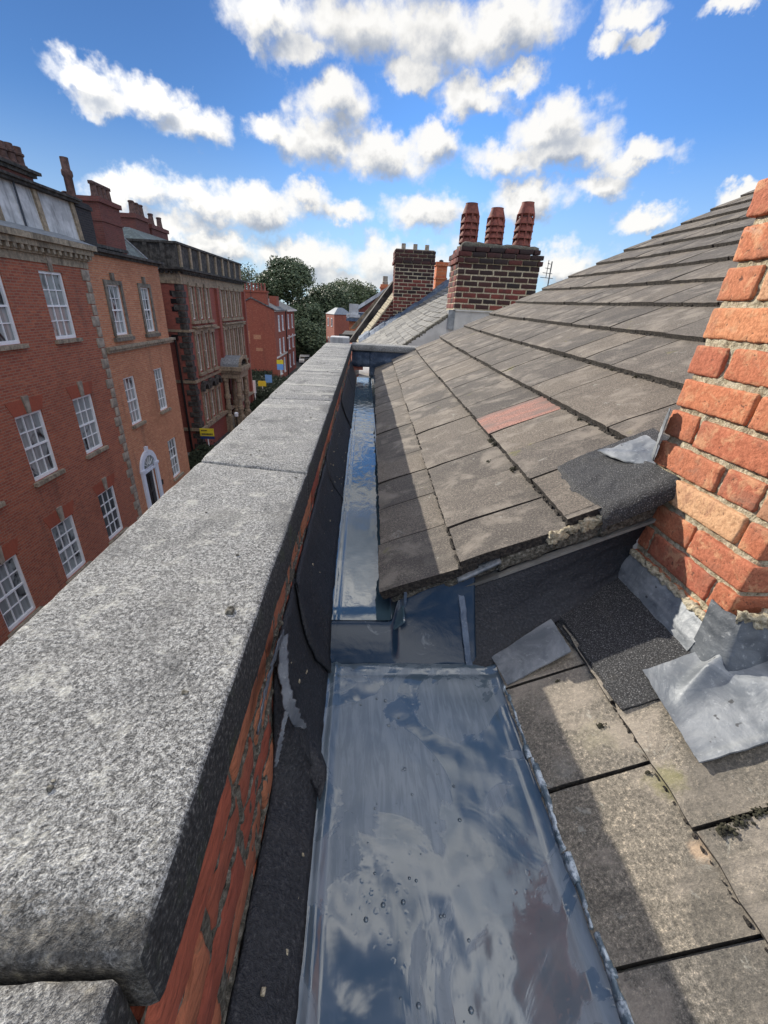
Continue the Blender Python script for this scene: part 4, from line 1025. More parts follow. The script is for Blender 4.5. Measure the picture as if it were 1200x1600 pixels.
b = MB(); b.box((-13.9, 24.7, 1.0), (-12.5, 26.6, 4.0)); b.box((-13.95, 24.65, 3.1), (-12.45, 26.65, 3.2)); b.box((-14.0, 24.6, 3.85), (-12.4, 26.7, 4.05)); b.build('stack', M['brick_old'], c3)
pots(c3, [(-12.75, 25.0+.4*k) for k in range(4)], 4.05, 'pot_dark', .62, .15, 0)
b = MB(); b.box((-12.85, 24.8, 4.55), (-12.65, 26.4, 4.68)); b.build('pot_cowl', M['pot_dark'], c3)
# hipped slate roof behind
hs = empty('roof_block', (-15, 26, 0)); tag(hs, 'green grey hipped slate roof rising behind the balustrade of the paler brick house', 'roof')
b = MB(); b.add([(-12.3, 22.6, 1.45), (-12.3, 29.6, 1.45), (-17, 29.6, 1.45), (-17, 22.6, 1.45), (-14.2, 25.9, 3.75), (-14.2, 27.6, 3.75)], [(0, 1, 5, 4), (1, 2, 5), (2, 3, 4, 5), (3, 0, 4)]); b.build('slates', M['slate_green'], hs)
b = MB(); b.box((-17, 22.6, ZG), (-12.3, 29.6, 1.448)); b.build('wall', M['brick_c'], hs)
b = MB(); b.bar((-12.3, 22.6, 1.47), (-14.2, 25.9, 3.78), .07); b.bar((-12.3, 29.6, 1.47), (-14.2, 27.6, 3.78), .07); b.bar((-14.2, 25.9, 3.78), (-14.2, 27.6, 3.78), .07); b.bar((-14.2, 25.9, 3.7), (-14.2, 25.9, 4.5), .015); b.build('ridge', M['lead'], hs)

# ---- building C: dark ornate block
K = 1.25; XC = -9.2*K; Y0C, Y1C = 24.55*K, 36.6*K; YM = 29.95*K
hc = empty('ornate_building', (-15, 38, ZG)); tag(hc, 'dark red brick and sandstone block with blackened parapet, tall window groups and a pillared porch', 'building')
g1 = [25.55, 26.75, 27.95]; g2 = [31.0, 32.05, 33.1, 34.15, 35.2]
HC = []; 
def cwin(yc, w, z0, z1): return (yc*K-w/2, yc*K+w/2, z0*K, z1*K)
for (z0, z1) in ((-1.02, .55), (-3.70, -1.78), (-6.50, -4.95)):
    for y in g1: HC.append(cwin(y+.25, .72, z0, z1))
    for y in g2: 
        if z1 < -4 and y < 33: continue
        HC.append(cwin(y, .68, z0, z1))
b = MB(); wall_x(b, XC, Y0C, Y1C, ZG, .62*K, HC, .20, -20); b.build('wall', M['brick_c'], hc)
for (a, c, d, e) in HC: 
    w = sash(hc, XC-.06, a, c, d, e, 1, 2, inset=.0, fw=.07, sill=False, pane='pane_dark', mt='offwhite')
    b = MB()
    b.box((XC, a-.17, d-.1), (XC+.09, a, e+.05)); b.box((XC, c, d-.1), (XC+.09, c+.17, e+.05)); b.box((XC, a-.2, e+.02), (XC+.14, c+.2, e+.24)); b.box((XC-.1, a-.25, d-.28), (XC+.2, c+.25, d-.1))
    if -3*K > d > -5*K: b.box((XC, a-.28, e+.42), (XC+.35, c+.28, e+.52)); b.box((XC, a-.1, e+.24), (XC+.1, c+.1, e+.42))
    b.build('window_surround', M['stone_c'], hc)
    if d < -5*K:
        b = MB(); yc = (a+c)/2; prev = None
        for k in range(11):
            t = math.pi*k/10; cur = [(XC, yc-math.cos(t)*.40, e+.24+math.sin(t)*.42), (XC, yc-math.cos(t)*.62, e+.24+math.sin(t)*.66)]
            if prev: b.prism([prev[0], cur[0], cur[1], prev[1]], (.28, 0, 0))
            prev = cur
        b.build('arch_hood', M['stone_dark'], hc)
b = MB()
for k in range(36):
    z = .60*K-.38*k; w = .62 if k % 2 else .40
    if z-.36 < ZG: break
    b.rough((XC-w, Y0C-.04, z-.35), (XC+.05, Y0C+w, z), (3, 3, 2), .02, .01, 6); 
b.build('quoins', M['stone_dark'], hc, smooth=True, sharp=45)
b = MB()
for (y0, y1, pr) in ((Y0C, Y1C, 0),):
    b.box((-20, y0-.06, .62*K), (XC+.06, y1+.06, 1.16*K)); b.box((-20, y0-.05, -1.62*K), (XC+.12, y1+.05, -1.50*K)) ; b.box((-20, y0-.05, -4.20*K), (XC+.12, y1+.05, -4.05*K)); b.box((-20, y0-.1, -6.85*K), (XC+.22, y1+.1, -6.68*K))
b.build('stone_band', M['stone_c'], hc)
b = MB(); b.box((-20, Y0C-.25, 1.16*K), (XC+.28, Y1C+.25, 1.24*K)); b.box((-20, Y0C-.4, 1.24*K), (XC+.45, Y1C+.4, 1.34*K))
for k in range(52): b.box((XC+.06, Y0C+.28*k+.05, 1.06*K), (XC+.26, Y0C+.28*k+.19, 1.16*K))
for k in range(18): b.box((XC-.28*k-.19, Y0C-.22, 1.06*K), (XC-.28*k-.05, Y0C-.06, 1.16*K))
b.build('cornice', M['stone_dark'], hc)
b = MB(); b.box((-20, Y0C, 1.34*K), (XC, Y0C+.5, 2.34*K)); b.box((XC-.5, Y0C+.5, 1.34*K), (XC, Y1C, 2.34*K)); b.box((-20, Y0C-.1, 2.34*K), (XC+.12, Y0C+.6, 2.44*K)); b.box((XC-.6, Y0C+.6, 2.34*K), (XC+.12, Y1C+.1, 2.44*K))
for k in range(6): b.box((XC-.9-1.0*k, Y0C-.08, 1.36*K), (XC-.65-1.0*k, Y0C, 2.34*K))
b.build('parapet', M['stone_dark'], hc)
for k in range(9):
    b = MB(); b.box((XC-.01, Y0C+.3+1.75*k, 1.36*K), (XC+.09, Y0C+.62+1.75*k, 2.33*K)); b.build('parapet_pier', M['stone_c'], hc)
for (ya, yb) in ((YM-.25, YM+.25), (Y1C-.4, Y1C)):
    b = MB(); b.box((XC-.01, ya, ZG), (XC+.20, yb, .62*K)); b.build('pilaster', M['brick_c'], hc)
b = MB(); b.bar((XC-.8, Y0C-.10, ZG), (XC-.8, Y0C-.10, -2.0*K), .07); b.box((XC-.98, Y0C-.22, -2.0*K), (XC-.62, Y0C-.02, -1.75*K)); b.build('downpipe', M['black'], hc)
for (y, z) in ((-11.9, 0.1), (-11.9, -.35), (-11.9, -.8)): b = MB(); b.box((y-.35, Y0C-.03, z), (y+.05, Y0C-.01, z+.28)); b.build('vent', M['black'], hc)
c4 = empty('chimney', (-16, 36, 3)); c4.parent = hc; c4.location = Vector(c4['_w'])-Vector(hc['_w'])
b = MB()
for (y0, y1, z1) in ((35.2, 37.2, 4.95), (37.6, 40.4, 4.7)): b.box((-17, y0, 1.5), (-15.6, y1, z1)); b.box((-17.1, y0-.1, z1-.25), (-15.5, y1+.1, z1))
b.build('stack', M['brick_old'], c4); pots(c4, [(-15.8, 35.45+.62*k) for k in range(3)], 4.95, 'pot_dark', .75, .2, 0); pots(c4, [(-15.8, 38.2), (-15.8, 39.6)], 4.7, 'pot_dark', .7, .2, 0)
b = MB(); b.hexa([(-12, Y0C+.5, 2.2), (-12, Y1C-.3, 2.2), (-20, Y1C-.3, 2.2), (-20, Y0C+.5, 2.2), (-15.5, Y0C+3.2, 4.0), (-15.5, Y1C-3, 4.0), (-17, Y1C-3, 4.0), (-17, Y0C+3.2, 4.0)]); b.build('roof', M['slate_green'], hc)
# porch
pc = empty('porch', (-10.7, 38, ZG)); pc.parent = hc; pc.location = Vector(pc['_w'])-Vector(hc['_w'])
ya, yb = 36.6, 39.2; xo = -10.0
b = MB(); prev = None
for k in range(13):
    t = math.pi*k/12; cur = [(XC, (ya+yb)/2-math.cos(t)*1.25, -4.85+math.sin(t)*.75)]; 
    if prev: b.quad(prev[0], (xo+.05, prev[0][1], prev[0][2]), (xo+.05, cur[0][1], cur[0][2]), cur[0])
    prev = cur
b.build('lead_roof', M['lead'], pc)
b = MB(); b.box((XC, ya-.1, -5.35), (xo+.1, yb+.1, -5.15)); b.box((XC, ya-.2, -5.15), (xo+.22, yb+.2, -4.86)); b.box((XC, ya, -5.75), (xo, yb, -5.35))
prev = None
for k in range(13):
    t = math.pi*k/12; cur = ((xo-.05, (ya+yb)/2-math.cos(t)*1.0, -4.86+math.sin(t)*.55), (xo-.05, (ya+yb)/2-math.cos(t)*1.3, -4.86+math.sin(t)*.8))
    if prev: b.prism([prev[0], cur[0], cur[1], prev[1]], (.15, 0, 0))
    prev = cur
b.build('entablature', M['stone_c'], pc)
for (x, y) in ((xo-.25, ya+.25), (xo-.25, yb-.25), (XC+.25, ya+.25), (XC+.25, yb-.25)):
    b = MB(); b.box((x-.26, y-.26, ZG), (x+.26, y+.26, -8.9)); b.lathe((x, y, -8.9), [(.26, 0), (.26, .12), (.19, .18), (.2, .6), (.26, .62), (.26, .9), (.19, .92), (.19, 1.5), (.26, 1.52), (.26, 1.8), (.18, 1.82), (.17, 2.8), (.24, 2.9), (.24, 3.15)], 14); b.build('column', M['stone_c'], pc)
b = MB(); b.box((XC-.3, ya+.6, ZG), (XC+.03, yb-.6, -6.0)); b.build('doorway', M['door'], pc)

# ---- house D at the far corner
hd = empty('brick_house', (-15, 70, ZG)); tag(hd, 'red brick house with blank gable wall and a row of small chimney pots', 'house')
X0D, X1D, Y0D, Y1D = -17.2, -11.95, 63, 80.5
b = MB()
HD = [(y-.55, y+.55, z, z+2.0) for y in (66.0, 69.0, 74.2, 78.0) for z in (-3.6, -6.6, -9.4)]
wall_x(b, X1D, Y0D, Y1D, ZG, -.95, HD, .12, X0D); b.add([(X1D, Y0D, -.95), (X0D, Y0D, -.95), ((X0D+X1D)/2-.3, Y0D, .35), (X1D, Y1D, -.95), (X0D, Y1D, -.95), ((X0D+X1D)/2-.3, Y1D, .35)], [(0, 1, 2), (4, 3, 5)]); b.build('wall', M['brick_d'], hd)
for h in HD: sash(hd, X1D, *h, 2, 4, inset=.02, fw=.14, bar=.05, sillm='offwhite')
b = MB(); xm = (X0D+X1D)/2-.3
b.prism([(X1D+.3, Y0D-.12, -1.02), (X1D+.3, Y0D-.12, -.92), (xm, Y0D-.12, .50), (X0D-.3, Y0D-.12, -.92), (X0D-.3, Y0D-.12, -1.02), (xm, Y0D-.12, .36)], (0, 17.8, 0)); b.build('roof', M['slate'], hd)
b = MB(); b.box((X1D, 71.6, -1.15), (X1D+.5, Y1D+.2, -.95)); b.box((X1D, Y0D, -1.1), (X1D+.2, 71.6, -.98)); b.box((X1D, 71.6, -5.0), (X1D+.12, Y1D, -4.8)); b.box((X1D, Y0D, -7.0), (X1D+.1, 71.6, -6.8)); b.build('eaves', M['offwhite'], hd)
b = MB(); b.box((X1D, 71.6, ZG), (X1D+.12, Y1D, -4.9)); b.build('front_projection', M['brick_d'], hd) if False else None
b = MB(); b.bar((X1D+.08, 71.5, ZG), (X1D+.08, 71.5, -1.0), .08); b.build('downpipe', M['black'], hd)
b = MB()
for (y0, z0, w, h) in ((-14.9, -4.6, 1.0, .55), (-14.7, -6.1, .9, .4), (-16.4, -5.2, 1.0, 1.6)): b.box((y0, Y0D-.012, z0), (y0+w, Y0D-.002, z0+h))
b.build('patched_brick', M['brick_b'], hd)
c5 = empty('chimney', (-14.5, 64, 0)); c5.parent = hd; c5.location = Vector(c5['_w'])-Vector(hd['_w'])
b = MB(); b.box((-16.3, 63.4, -.8), (-12.9, 64.5, 1.25)); b.box((-16.4, 63.3, 1.1), (-12.8, 64.6, 1.3)); b.box((-13.6, 68.5, -.8), (-12.6, 70.5, .8)); b.build('stack', M['brick_d'], c5)
pots(c5, [(-16.1+.42*k, 63.9) for k in range(8)], 1.3, 'terracotta', .85, .14, 0)
b = MB(); b.bar((-14.9, 63.3, .2), (-14.9, 63.3, 3.6), .03); b.bar((-15.3, 63.3, 3.2), (-14.5, 63.3, 3.2), .02); b.bar((-15.2, 63.3, 2.9), (-14.6, 63.3, 2.9), .02); tag(b.build('aerial', M['dark_metal']), 'thin television aerial on a pole beside the many small chimney pots', 'aerial')

# ---- forecourt railings, signs, cars
rl = empty('railings', (-8.6, 32, ZG)); tag(rl, 'black iron railings along the pavement in front of the ornate building', 'railings')
b = MB()
for k in range(130):
    y = 24.6+k*.17; b.bar((-8.9, y, ZG+.1), (-8.9, y, ZG+1.5), .013, 5); b.bar((-8.9, y, ZG+1.5), (-8.9, y, ZG+1.62), .022, 5, .002)
b.build('bars', M['black'], rl)
b = MB()
for z in (.25, 1.4): b.box((-8.93, 24.5, ZG+z), (-8.87, 46.8, ZG+z+.04))
for k in range(10): b.box((-8.97, 24.5+2.45*k, ZG), (-8.83, 24.64+2.45*k, ZG+1.7))
b.build('rail', M['black'], rl)
b = MB(); b.box((-9.0, 24.4, ZG+.1), (-8.8, 46.9, ZG+.22)); b.build('plinth', M['stone_dark'], rl)
def board(name, label, x, y, ztop, w, h, cols, post, lean=0, text=None):
    e = empty(name, (x, y, ZG)); tag(e, label, 'sign', 'agents boards on posts along the street')
    b = MB(); b.bar((x, y, ZG), (x+lean, y, ztop-h*.3), .045); b.build('post', M[post], e)
    n = len(cols); z = ztop
    for (mt, fr) in cols:
        b = MB(); b.box((x+lean-w/2, y-.06, z-h*fr), (x+lean+w/2, y-.02, z)); b.build('sign_panel', M[mt], e); z -= h*fr
    return e
e = board('sign_board', 'yellow agents board with a navy strip on a white post, nearest of the boards', -10.85, 30, -8.16, .95, .74, [('yellow', .74), ('navy', .26)], 'white')
b = MB()
x = -11.22
for (n_, z, h) in ((5, -8.27, .07), (9, -8.50, .12)):
    xx = x
    for k in range(n_):
        w = random.uniform(.04, .09); b.box((xx, 29.925, z-h), (xx+w, 29.938, z)); xx += w+.025
        if xx > -10.5: break
b.build('worn_lettering', M['stone_dark'], e)
board('sign_board', 'small yellow agents board on a thin pale post, left of a blue one', -10.95, 48.5, -7.75, .85, .55, [('yellow', 1.0)], 'offwhite')
board('sign_board', 'pale blue board on a post just right of a small yellow one', -10.75, 51, -7.45, .75, .85, [('signblue', .75), ('signblue', .25)], 'dark_metal')
board('sign_board', 'yellow and blue stacked board on a post before the red gable house', -11.0, 60, -6.80, .85, 1.25, [('yellow', .42), ('signblue', .58)], 'offwhite')
b = MB(); b.bar((-11.2, 46, ZG), (-11.2, 46, -8.0), .05); b.box((-11.33, 45.96, -8.6), (-11.07, 46.04, -7.35)); tag(b.build('street_banner', M['white']), 'narrow white banner on a post left of the small yellow board', 'banner')
b = MB(); b.lathe((-9.75, 33.6, -8.15), [(.03, 0), (.14, .05), (.17, .3), (.03, .36)], 12); b.cur = 1; b.bar((-9.75, 33.6, ZG), (-9.75, 33.6, -8.14), .05, 8, .035); tag(b.build('street_lamp', [M['white'], M['black']]), 'short black lamp post with a white globe by the railings', 'street lamp')
def car(x, y, label, mt, rot=0, L=4.3, H=1.45, W=1.75):
    e = empty('parked_car', (x, y, ZG)); tag(e, label, 'car', 'cars parked at the end of the street')
    pr = [(-.5, .18), (-.5, .45), (-.46, .56), (-.34, .60), (-.22, .93), (-.1, 1.0), (.18, 1.0), (.33, .66), (.47, .58), (.5, .42), (.5, .18)]
    b = MB(); poly = [(x-W/2, y+p[0]*L, ZG+p[1]*H) for p in pr]; b.prism(poly, (W, 0, 0)); b.build('body', M[mt], e)
    b = MB(); gl = [(x-W/2-.01, y+p[0]*L, ZG+p[1]*H) for p in ((-.31, .62), (-.2, .90), (-.09, .95), (.16, .95), (.28, .66))]; b.prism(gl, (W+.02, 0, 0))
    b.box((x-W/2+.15, y-.345*L, ZG+.63*H), (x+W/2-.15, y-.25*L, ZG+.86*H)); b.build('windows', M['pane_dark'], e)
    for sx in (-1, 1):
        for sy in (-.32, .31): b = MB(); b.bar((x+sx*(W/2-.18), y+sy*L, ZG+.31), (x+sx*(W/2+.02), y+sy*L, ZG+.31), .31, 16); b.build('wheel', M['black'], e)
        b = MB(); b.box((x+sx*.55-.15, y-L/2-.02, ZG+.5), (x+sx*.55+.15, y-L/2+.02, ZG+.62)); b.build('headlight', M['offwhite'], e)
car(-11.3, 88, 'pale hatchback parked beyond the red corner house', 'offwhite'); car(-9.9, 84, 'black car parked beside the pale hatchback at the street end', 'black')

b = MB()
for (x0, x1, y0, y1, h) in ((-11.4, -9.2, 25.0, 30.3, .9), (-15.5, -9.4, 46.4, 58, 1.6), (-11.2, -9.4, 40, 46, 1.0), (-18, -12.5, 60.2, 62.6, 1.6)):
    for k in range(int((x1-x0)*(y1-y0)*260)):
        p = Vector((random.uniform(x0, x1), random.uniform(y0, y1), ZG+.12+h*random.random()**.6*(1+.3*fbm((y0+k*.01, x0, 0), 1)))); u = Vector((random.gauss(0, 1), random.gauss(0, 1), random.gauss(0, 1))).normalized()*.10; w = u.orthogonal()*.6
        b.add([p-u, p+w, p+u, p-w], [(0, 1, 2, 3)])
tag(b.build('added_planting', M['hedge']), kind='stuff', cat='hedge', label='dark planting added to darken the sunlit forecourts behind the black railings')  # leaves added to darken ground that the sun lights
sheet('forecourt', -22, -9.0, 46, 62.9, ZG+.124, M['asphalt']); sheet('forecourt', -11.9, -9.0, 24.5, 46, ZG+.124, M['asphalt'])  # dark sheets added over paving that came out sunlit
# ---- trees
def tree(name, label, x, y, H, crown, n, mt, seed, leaf=.28, group='trees beyond the end of the street', zb=ZG):
    rnd_ = random.Random(seed); e = empty(name, (x, y, zb)); tag(e, label, 'tree', group)
    b = MB(); b.bar((x, y, zb), (x+.3, y, zb+H*.45), H*.028, 8, H*.018)
    limbs = []
    for k in range(9):
        a = rnd_.uniform(0, 6.28); r = crown*rnd_.uniform(.3, .8); z1 = zb+H*rnd_.uniform(.5, .88); p1 = (x+r*math.cos(a), y+r*math.sin(a), z1)
        b.bar((x+.2, y, zb+H*rnd_.uniform(.25, .45)), p1, H*.012, 6, H*.003); limbs.append(p1)
    b.build('trunk', M['bark'], e)
    cl = []
    for k in range(110):
        u = rnd_.uniform(-1, 1); a = rnd_.uniform(0, 6.28); rr = rnd_.random()**.45
        zz = zb+H*.55+u*H*.42; wv = math.sqrt(max(.12, 1-u*u*.80))*(1.05 if u < .2 else .9)
        cl.append((x+rr*crown*wv*math.cos(a), y+rr*crown*wv*math.sin(a), zz, crown*rnd_.uniform(.16, .34)))
    b = MB(); vs = []; fs = []; rs = []
    for i in range(n):
        c = cl[rnd_.randrange(len(cl))]; d = Vector((rnd_.gauss(0, 1), rnd_.gauss(0, 1), rnd_.gauss(0, 1))).normalized()*c[3]*rnd_.random()**.4
        p = Vector(c[:3])+d; s = leaf*rnd_.uniform(.7, 1.5)
        u = Vector((rnd_.gauss(0, 1), rnd_.gauss(0, 1), rnd_.gauss(0, .6))).normalized(); w = u.orthogonal().normalized()*s*.55; u = u*s
        k0 = len(vs); vs += [p-u*.5, p+w*.5, p+u*.5, p-w*.5]; fs.append((k0, k0+1, k0+2, k0+3)); rs.append(rnd_.random())
    b.v = [tuple(v) for v in vs]; b.f = fs; b.mi = [0]*len(fs); b.r = rs
    b.build('crown', M[mt], e)
tree('broadleaf_tree', 'large dark tree rising above the red corner house, its crown reaching the horizon', -15.5, 96, 17.6, 6.4, 42000, 'leaf', 1, .42)
tree('broadleaf_tree', 'dense dark tree right of the largest one, behind its lower crown', -7.6, 104, 13.8, 6.6, 26000, 'leaf', 2, .42)
tree('broadleaf_tree', 'paler green rounded tree showing behind and right of the large dark tree', -3.5, 128, 15.8, 8.2, 26000, 'leaf_light', 3, .5)
tree('broadleaf_tree', 'pale green tree standing left, between ornate building and corner house chimneys', -26.0, 98, 16.2, 6.5, 14000, 'leaf_light', 4, .36)
tree('broadleaf_tree', 'dark low tree filling the gap under the larger crowns near the fence', -11.5, 92, 9.5, 6.0, 22000, 'leaf', 5, .42)
tree('broadleaf_tree', 'distant small tree on the skyline left of the small orange chimney', 3.5, 150, 13.0, 9, 7000, 'leaf', 6, .5)
tree('broadleaf_tree', 'far left background tree glimpsed over the roof of the corner house', -34.0, 112, 15.5, 7.5, 7000, 'leaf', 8, .4)
tree('broadleaf_tree', 'low dark tree furthest right on the skyline', 12, 160, 12.2, 9, 5000, 'leaf', 9, .5)
b = MB()
for k in range(34): b.box((-20+k*.75, 89.6, ZG), (-19.92+k*.75, 89.68, ZG+1.9))
b.box((-20, 89.6, ZG+1.75), (6, 89.66, ZG+1.82)); b.box((-20, 89.6, ZG+.2), (6, 89.66, ZG+.27)); b.box((-20, 89.7, ZG), (6, 90.0, ZG+1.1)); tag(b.build('boundary_fence', M['black']), 'dark low wall and railings under the trees at the end of the street', 'fence')

# ---- far buildings on the right hand side of the street
def block(name, label, x0, x1, y0, y1, zt, mt, roofm='slate', rh=1.2, wins=(), cat='building', wmt='white', hip=True, roofn='roof'):
    e = empty(name, ((x0+x1)/2, (y0+y1)/2, ZG)); tag(e, label, cat)
    b = MB(); b.box((x0, y0, ZG), (x1, y1, zt)); b.build('wall', M[mt], e)
    if rh:
        b = MB(); i = min(x1-x0, y1-y0)*.38; b.hexa([(x0-.15, y0-.15, zt), (x1+.15, y0-.15, zt), (x1+.15, y1+.15, zt), (x0-.15, y1+.15, zt), (x0+i, y0+i, zt+rh), (x1-i, y0+i, zt+rh), (x1-i, y1-i, zt+rh), (x0+i, y1-i, zt+rh)]); b.build(roofn, M[roofm], e)
    for (face, c, z0, w, h) in wins:
        b = MB()
        if face == 'x': b.box((x0-.05, c-w/2, z0), (x0+.01, c+w/2, z0+h))
        else: b.box((c-w/2, y0-.05, z0), (c+w/2, y0+.01, z0+h))
        wn = b.build('window', M[wmt], e)
        b = MB()
        if face == 'x': b.box((x0-.07, c-w/2+.12, z0+.12), (x0-.052, c+w/2-.12, z0+h-.12))
        else: b.box((c-w/2+.12, y0-.07, z0+.12), (c+w/2-.12, y0-.052, z0+h-.12))
        b.build('pane', M['pane_dark'], wn)
    return e
def fblock(name, label, foot, zt, mt, apex=None, roofm='slate', cat='house'):
    e = empty(name, (sum(p[0] for p in foot)/len(foot), sum(p[1] for p in foot)/len(foot), ZG)); tag(e, label, cat)
    b = MB(); n = len(foot); vs = [(x, y, ZG) for x, y in foot]+[(x, y, zt) for x, y in foot]
    b.add(vs, [(i, (i+1) % n, n+(i+1) % n, n+i) for i in range(n)]+[tuple(range(n, 2*n))]); b.build('wall', M[mt], e)
    if apex:
        cx, cy = e.location.x, e.location.y
        fo = [(cx+(x-cx)*1.05, cy+(y-cy)*1.05) for x, y in foot]
        ri = [(cx+(x-cx)*.3, cy+(y-cy)*.3) for x, y in foot]
        b = MB(); b.add([(x, y, zt+.01) for x, y in fo]+[(x, y, zt+apex) for x, y in ri], [(i, (i+1) % n, n+(i+1) % n, n+i) for i in range(n)]+[tuple(range(n, 2*n)), tuple(range(n-1, -1, -1))]); b.build('roof', M[roofm], e)
    return e
def wallwin(e, A, B_, t, z0, w, h):
    A = Vector((*A, 0)); B_ = Vector((*B_, 0)); d = (B_-A).normalized(); nn = Vector((d.y, -d.x, 0)); c = A.lerp(B_, t)
    def pb(o0, o1, a, m0, m1):
        return [c+d*(-w/2+a)+nn*o0+Vector((0, 0, m0)), c+d*(w/2-a)+nn*o0+Vector((0, 0, m0)), c+d*(w/2-a)+nn*o1+Vector((0, 0, m0)), c+d*(-w/2+a)+nn*o1+Vector((0, 0, m0)),
                c+d*(-w/2+a)+nn*o0+Vector((0, 0, m1)), c+d*(w/2-a)+nn*o0+Vector((0, 0, m1)), c+d*(w/2-a)+nn*o1+Vector((0, 0, m1)), c+d*(-w/2+a)+nn*o1+Vector((0, 0, m1))]
    b = MB(); b.hexa(pb(-.02, .06, 0, z0, z0+h)); wn = b.build('window', M['white'], e)
    b = MB(); b.hexa(pb(.062, .075, .12, z0+.12, z0+h-.12)); b.build('pane', M['pane_dark'], wn)
FA, FB, FC = (-5.95, 73), (-4.4, 68.5), (-1.9, 72)
e = fblock('brick_house', 'small red brick block with hipped grey roof seen over the far end of the coping', [FA, FB, FC, (-3.4, 77)], -1.2, 'brick_d', .9, 'lead')
for t in (.3, .72):
    for z in (-2.9, -5.6): wallwin(e, FA, FB, t, z, .62, 1.2)
e = fblock('brick_house', 'orange brick house with white corner chimney, just left of the slanted gable coping', [(-.85, 26), (2.2, 26), (2.2, 33), (-.85, 33)], -.72, 'brick_orange', None)
b = MB(); b.box((-1.0, 25.8, -.74), (2.3, 33, -.60)); b.box((-.75, 26.3, -.60), (1.4, 28.5, -.30)); b.build('flat_roof', M['lead_dark'], e)
b = MB(); b.box((-.85, 25.9, -.75), (-.35, 26.5, .12)); b.box((-1.0, 25.8, -.55), (-.25, 26.6, -.40)); b.build('corner_pier', M['panel'], e)
e = fblock('brick_house', 'low dark parapet house directly behind the coping end', [(-.66, 15), (.2, 15), (.2, 18), (-.66, 18)], -.98, 'brick_c', None)
b = MB(); b.box((-.74, 14.9, -.98), (.2, 18, -.86)); b.box((-.80, 14.85, -.88), (.25, 14.95, -.82)); b.build('coping', M['stone_dark'], e)
# gabled house beyond with slate slope and small orange chimney
e = empty('gabled_house', (1.8, 34, ZG)); tag(e, 'grey slated gable with pale coping and one small orange chimney beyond the flat roof', 'house')
b = MB(); b.prism([(-.6, 30.5, ZG), (-.6, 30.5, -.35), (1.6, 30.5, 1.05), (4.5, 30.5, -.6), (4.5, 30.5, ZG)], (0, 9, 0)); b.build('wall', M['brick_c'], e)
b = MB(); b.prism([(-.75, 30.4, -.42), (-.75, 30.4, -.28), (1.6, 30.4, 1.22), (4.7, 30.4, -.55), (4.7, 30.4, -.7), (1.6, 30.4, 1.06)], (0, 9.2, 0)); b.build('roof', M['slate'], e)
b = MB(); b.prism([(-.8, 30.2, -.40), (-.8, 30.2, -.18), (1.6, 30.2, 1.32), (1.6, 30.2, 1.10)], (0, .4, 0)); b.build('gable_coping', M['panel'], e)
b = MB(); b.box((1.05, 33, -.3), (1.65, 33.7, 1.45)); b.box((1.0, 32.95, 1.2), (1.7, 33.75, 1.3)); b.build('chimney', M['brick_orange'], e); 
b = MB(); b.lathe((1.36, 33.3, 1.45), [(.2, 0), (.2, .15), (.17, .2), (.17, .5), (.05, .5)], 12); b.build('chimney_pot', M['pot_grey'], e)
fblock('flat_roofed_building', 'long pale flat roofed building far off between the trees', [(-7.5, 160), (6, 155), (8, 175), (-6, 178)], .8, 'stone', .8, 'lead', 'building')
fblock('flat_roofed_building', 'far grey building low on the skyline right of the trees', [(-1.5, 190), (9, 188), (10, 205), (-1, 205)], 4.2, 'slate', .6, 'slate', 'building')
# turret far off
e = empty('turret', (8.0, 41, ZG)); tag(e, 'pale pointed turret roof peeping between the two brick chimney stacks', 'turret')
b = MB(); b.box((7.3, 40.3, ZG), (8.9, 41.9, 1.6)); b.build('wall', M['offwhite'], e); b = MB(); b.lathe((8.1, 41.1, 2.05), [(1.05, 0), (1.0, .1), (.02, 1.35)], 4, a0=math.pi/4); b.build('roof', M['lead'], e)
b = MB(); b.box((7.25, 40.2, 1.55), (8.95, 42, 1.75)); b.box((7.35, 40.3, 1.75), (8.85, 41.9, 2.05)); b.build('cornice', M['white'], e)

# ================================================================== roofs just beyond the cross wall
def brickface(b, x0, x1, yf, yb, z0, z1, seed, ch=.0835, bl=.235):
    """brick stack with individually laid, worn bricks on the faces one can see"""
    rr = random.Random(seed); k = 0; z = z1
    while z > z0+.02:
        x = x0 - (0 if k % 2 else .0)
        first = .108 if k % 2 else bl-.015
        while x < x1-.02:
            L = min(first if x == x0 else bl-.015, x1-x); 
            if x1-(x+L) < .06: L = x1-x
            j = rr.uniform(-.004, .006); dark = rr.random()
            b.rough((x, yf-j, z-ch+.016), (x+L, yf+.09, z), (5, 2, 3), .008, .004, 22, rnd=dark if z < z1-.3 else dark*.35, seed=k)
            x += L+.015
        y = yf+.10
        while y < yb-.05:
            L = min((bl-.01) if k % 2 else .112, yb-y); b.rough((x0-rr.uniform(0, .005), y, z-ch+.009), (x0+.09, y+L, z), (2, 4, 3), .008, .004, 22, rnd=rr.random(), seed=k); y += L+.01
        z -= ch; k += 1
def f_stackbrick(q, p, b):
    r = rndattr(q); g = q.noise(p, 40, 4, .7); f2 = q.noise(p, 5, 5, .65)
    c = q.ramp(r, [(0, (.022, .016, .016)), (.25, (.05, .02, .018)), (.45, (.14, .034, .027)), (.8, (.20, .050, .036)), (1, (.11, .035, .03))])
    c = q.mix(1.0, c, q.ramp(g, [(.3, (.6, .6, .6)), (.7, (1.35, 1.3, 1.3))]), 'MULTIPLY')
    c = q.mix(q.step(f2, .5, .68, 0, .55), c, (.025, .02, .02))
    return {'Base Color': c, 'Roughness': .9, 'bump': (g, .6, .01)}
M['stackbrick'] = mat('worn_stack_brick', f_stackbrick)
